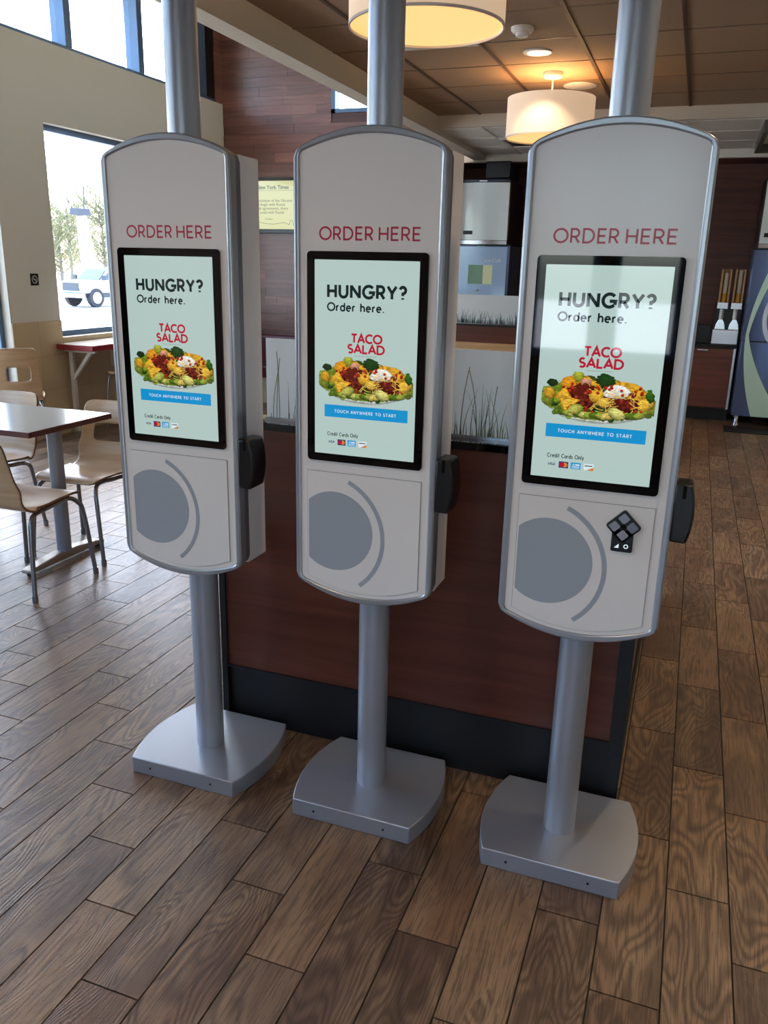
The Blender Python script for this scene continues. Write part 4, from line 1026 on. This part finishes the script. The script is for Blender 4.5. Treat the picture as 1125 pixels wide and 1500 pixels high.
can_light(-.42, 8.55, LZ, 'added recessed light in the alcove ceiling hidden behind the right kiosk', 35)
# ================================================================== DRINKS ALCOVE
def machine(x, y, w_, label, lab2):
    m = empty('drink_dispenser', (x, y, 0), label, 'drink machine'); h = w_/2; d = .72
    for sx in (-h+.06, h-.06):
        for sy in (.05, d-.06): MB().lathe([(.03, 0), (.03, .03), (.022, .04), (.022, .12)], (sx, sy, 0), 14).build('foot', M['steel'], m, smooth=40)
    n = 10
    def fr(x_): return -.03*(1-(x_/h)**2)
    def bow(inset, y_off=0.): 
        return [(-h+inset, d)] + [(-h+inset+(2*h-2*inset)*i/n, fr(-h+(2*h)*i/n)+y_off) for i in range(n+1)] + [(h-inset, d)]
    MB().prism(bow(0), .12, .905, 'z').build('lower_cabinet', M['blue_metal'], m, smooth=30, bevel=.004)
    MB().prism(bow(0), .915, 1.83, 'z').build('upper_cabinet', M['blue_metal'], m, smooth=30, bevel=.004)
    MB().prism(bow(.01), .90, .92, 'z').build('cabinet_joint', M['black_plastic'], m)
    MB().prism(bow(-.005, -.005), 1.83, 1.845, 'z').build('top_trim', M['black_plastic'], m)
    # pale green swoosh
    z_ = lambda t: .125+1.70*t
    mb = MB(); k = 0; N = 40
    for i in range(N+1):
        t = i/N
        if i == 21 : pass
        e = abs(t-.5)*2; a = -h+.03+.16*(e**2.0)+(.0 if t < .5 else .05*e); b = a+.03+(.28 if t < .5 else .07)*e**1.2
        b = min(b, h-.05)
        for x_ in (a, (a+b)/2, b): mb.v.append((x_, fr(x_)-.004, z_(t)))
    for i in range(N):
        for q in (0, 1): mb.face((3*i+q, 3*i+q+1, 3*i+q+4, 3*i+q+3))
    mb.build('swoosh', M['mint'], m, smooth=60, label='pale green curved swoosh')
    oz = 1.16; el = [(.215*math.cos(2*PI*i/32)+.05, oz+.32*math.sin(2*PI*i/32)) for i in range(32)]; e2 = [(.05+(a-.05)*.8, oz+(b-oz)*.8) for a, b in el]
    MB().ring(el, e2, -.045, .0).build('bay_ring', M['steel'], m, smooth=40)
    MB().prism(e2[::-1], -.032, -.028).build('bay_recess', M['blue_metal'], m)
    MB().prism([(.05+.12*math.cos(2*PI*i/24), 1.10+.12*math.sin(2*PI*i/24)) for i in range(24)][::-1], -.055, -.03).build('touch_display', M['black_gloss'], m, bevel=.004)
    # ice maker on top
    ic = empty('ice_maker', (x-.02, y+.02, 1.846), lab2, 'ice machine')
    MB().box(-h+.04, .04, 0, h-.02, d-.04, .68).build('ice_body', M['black_plastic'], ic, bevel=.004)
    fp = [(-h+.05+(2*h-.08)*i/12, .0-.03*(1-(2*i/12-1)**2)) for i in range(13)]
    fo = [(-h+.05, .04)]+fp+[(h-.03, .04)]
    MB().prism(fo, .045, .655, 'z').build('ice_front', M['ice_front'], ic, smooth=30)
    MB().prism(fo, .658, .685, 'z').build('ice_top_band', M['truck_dark'], ic, smooth=30)
    MB().prism(fo, .0, .04, 'z').build('ice_bottom_band', M['steel'], ic, smooth=30)
    MB().box(-h+.085, -.024, .105, -h+.195, -.015, .145).build('status_plate', M['black_plastic'], ic)
    MB().box(-.06, -.034, .664, .03, -.028, .678).build('name_plate', M['steel'], ic)
    return m
machine(.49+.33, 9.6, .66, 'blue-grey drinks dispenser with pale green swoosh at the right edge', 'ice maker on top of the right-hand drinks dispenser')
mB = machine(-2.36, 9.6, .62, 'pale blue drinks dispenser seen between the middle and right kiosk', 'glossy pale ice maker with black surround, between middle and right kiosk')
fpn = MB().prism([(-.29, 1.82), (.29, 1.82), (.29, .93), (-.29, .93)][::-1], -.046, -.036).build('front_door', M['pale_blue'], mB, bevel=.004)
text_mesh('script_lettering', 'Coca-Cola', .055, M['white_plastic'], fpn, (-.02, -.047, 1.655), shear=.4, bold=.0005)
t = MB(); t.flat([(-.15, 1.41), (.02, 1.41), (.02, 1.62), (-.15, 1.62)], -.0468).build('green_notice', P('green_notice', (128, 168, 140), .4), fpn)
MB().flat([(.022, 1.41), (.13, 1.41), (.13, 1.62), (.022, 1.62)], -.0468).build('cream_notice', P('cream_notice', (226, 226, 176), .4), fpn)
MB().lathe([(.0, -.0), (.022, .004), (.022, .02)], (-.04, -.06, 1.33)).build('badge', M['white_plastic'], fpn, smooth=60)
MB().box(-.01, .02, .70, .27, .5, .88).build('black_box_top', M['black_matt'], D.objects['ice_maker.001'], bevel=.01)
# floor mat
tag(MB().prism(rrect(.42, 9.20, 1.9, 9.56, .03), .0, .010, 'z').build('floor_mat', M['black_matt'], bevel=.003), 'black rubber mat on the floor in front of the right drinks dispenser', 'mat')
# cabinet with counter
CB = empty('base_cabinet', (.0, 9.93, 0), 'wood-fronted base cabinet beside the right drinks dispenser', 'cabinet')
MB().box(-.95, .0, .13, .455, .5, .805).build('body', M['dark_wood'], CB)
MB().box(-.9, .02, 0, .46, .45, .13).build('toe_kick', M['black_matt'], CB)
for x0, x1 in ((-.44, -.0), (.035, .435)):
    dr = MB().box(x0, -.02, .145, x1, .0, .785).build('door', M['cab_wood'], CB, bevel=.003)
    MB().box(x0+.03, -.034, .768, x0+.14, -.02, .778).build('handle', M['steel'], dr)
MB().box(.438, -.015, .13, .462, .5, .80).build('end_strip', M['steel'], CB)
MB().box(-.96, -.03, .806, .47, .5, .836).build('worktop', M['black_matt'], CB)
DP = empty('cup_dispenser', (.335, 9.97, .836), 'stainless two-chute cup dispenser on the dark worktop', 'dispenser')
MB().box(-.14, .0, 0, .13, .28, .16).build('lower_box', M['steel'], DP, bevel=.006)
MB().box(-.13, .06, .16, .13, .28, .40).build('black_back', M['black_plastic'], DP)
for k, s in enumerate((-.068, .072)):
    MB().prism([(s-.055, .16), (s+.055, .16), (s+.045, .22), (s+.02, .27), (s-.02, .27), (s-.045, .22)][::-1], .02, .08).build('chute_mouth', M['stainless'], DP, bevel=.004)
    MB().box(s-.055, -.0, .38, s+.055, .2, .45).build('chute_collar', M['steel'], DP, bevel=.004)
    MB().ring([(s-.05, .04), (s+.05, .04), (s+.05, .15), (s-.05, .15)], [(s-.04, .045), (s+.04, .045), (s+.04, .14), (s-.04, .14)], .45, .80, 'z').build('chute_sides', M['tee'], DP) if False else MB().box(s-.052, .03, .45, s-.034, .15, .80).box(s+.034, .03, .45, s+.052, .15, .80).box(s-.052, .15, .45, s+.052, .16, .80).build('chute_sides', M['light_wood'], DP)
    MB().lathe([(.024, .54), (.024, .60)], (s, .09, 0), 14).lathe([(.027, .60), (.027, .76-k*-.03)], (s, .09, 0), 14).build('cup_stack', M['lid_white'], DP, smooth=40)
    MB().lathe([(.028, .452), (.028, .545)], (s, .088, 0), 14).build('cup_stack', M['lid_yellow'], DP, smooth=40, label='yellow cup stack')
    MB().lathe([(.022, .27), (.024, .38)], (s, .05, 0), 14).build('cup', M['lid_white'], DP, smooth=40)
NB_ = MB().box(-.09, 0, 0, .085, .22, .205).build('napkin_box', M['black_plastic'], loc=(.10, 9.99, .836), bevel=.01); tag(NB_, 'black napkin box on the dark worktop left of the cup dispenser', 'napkin box')
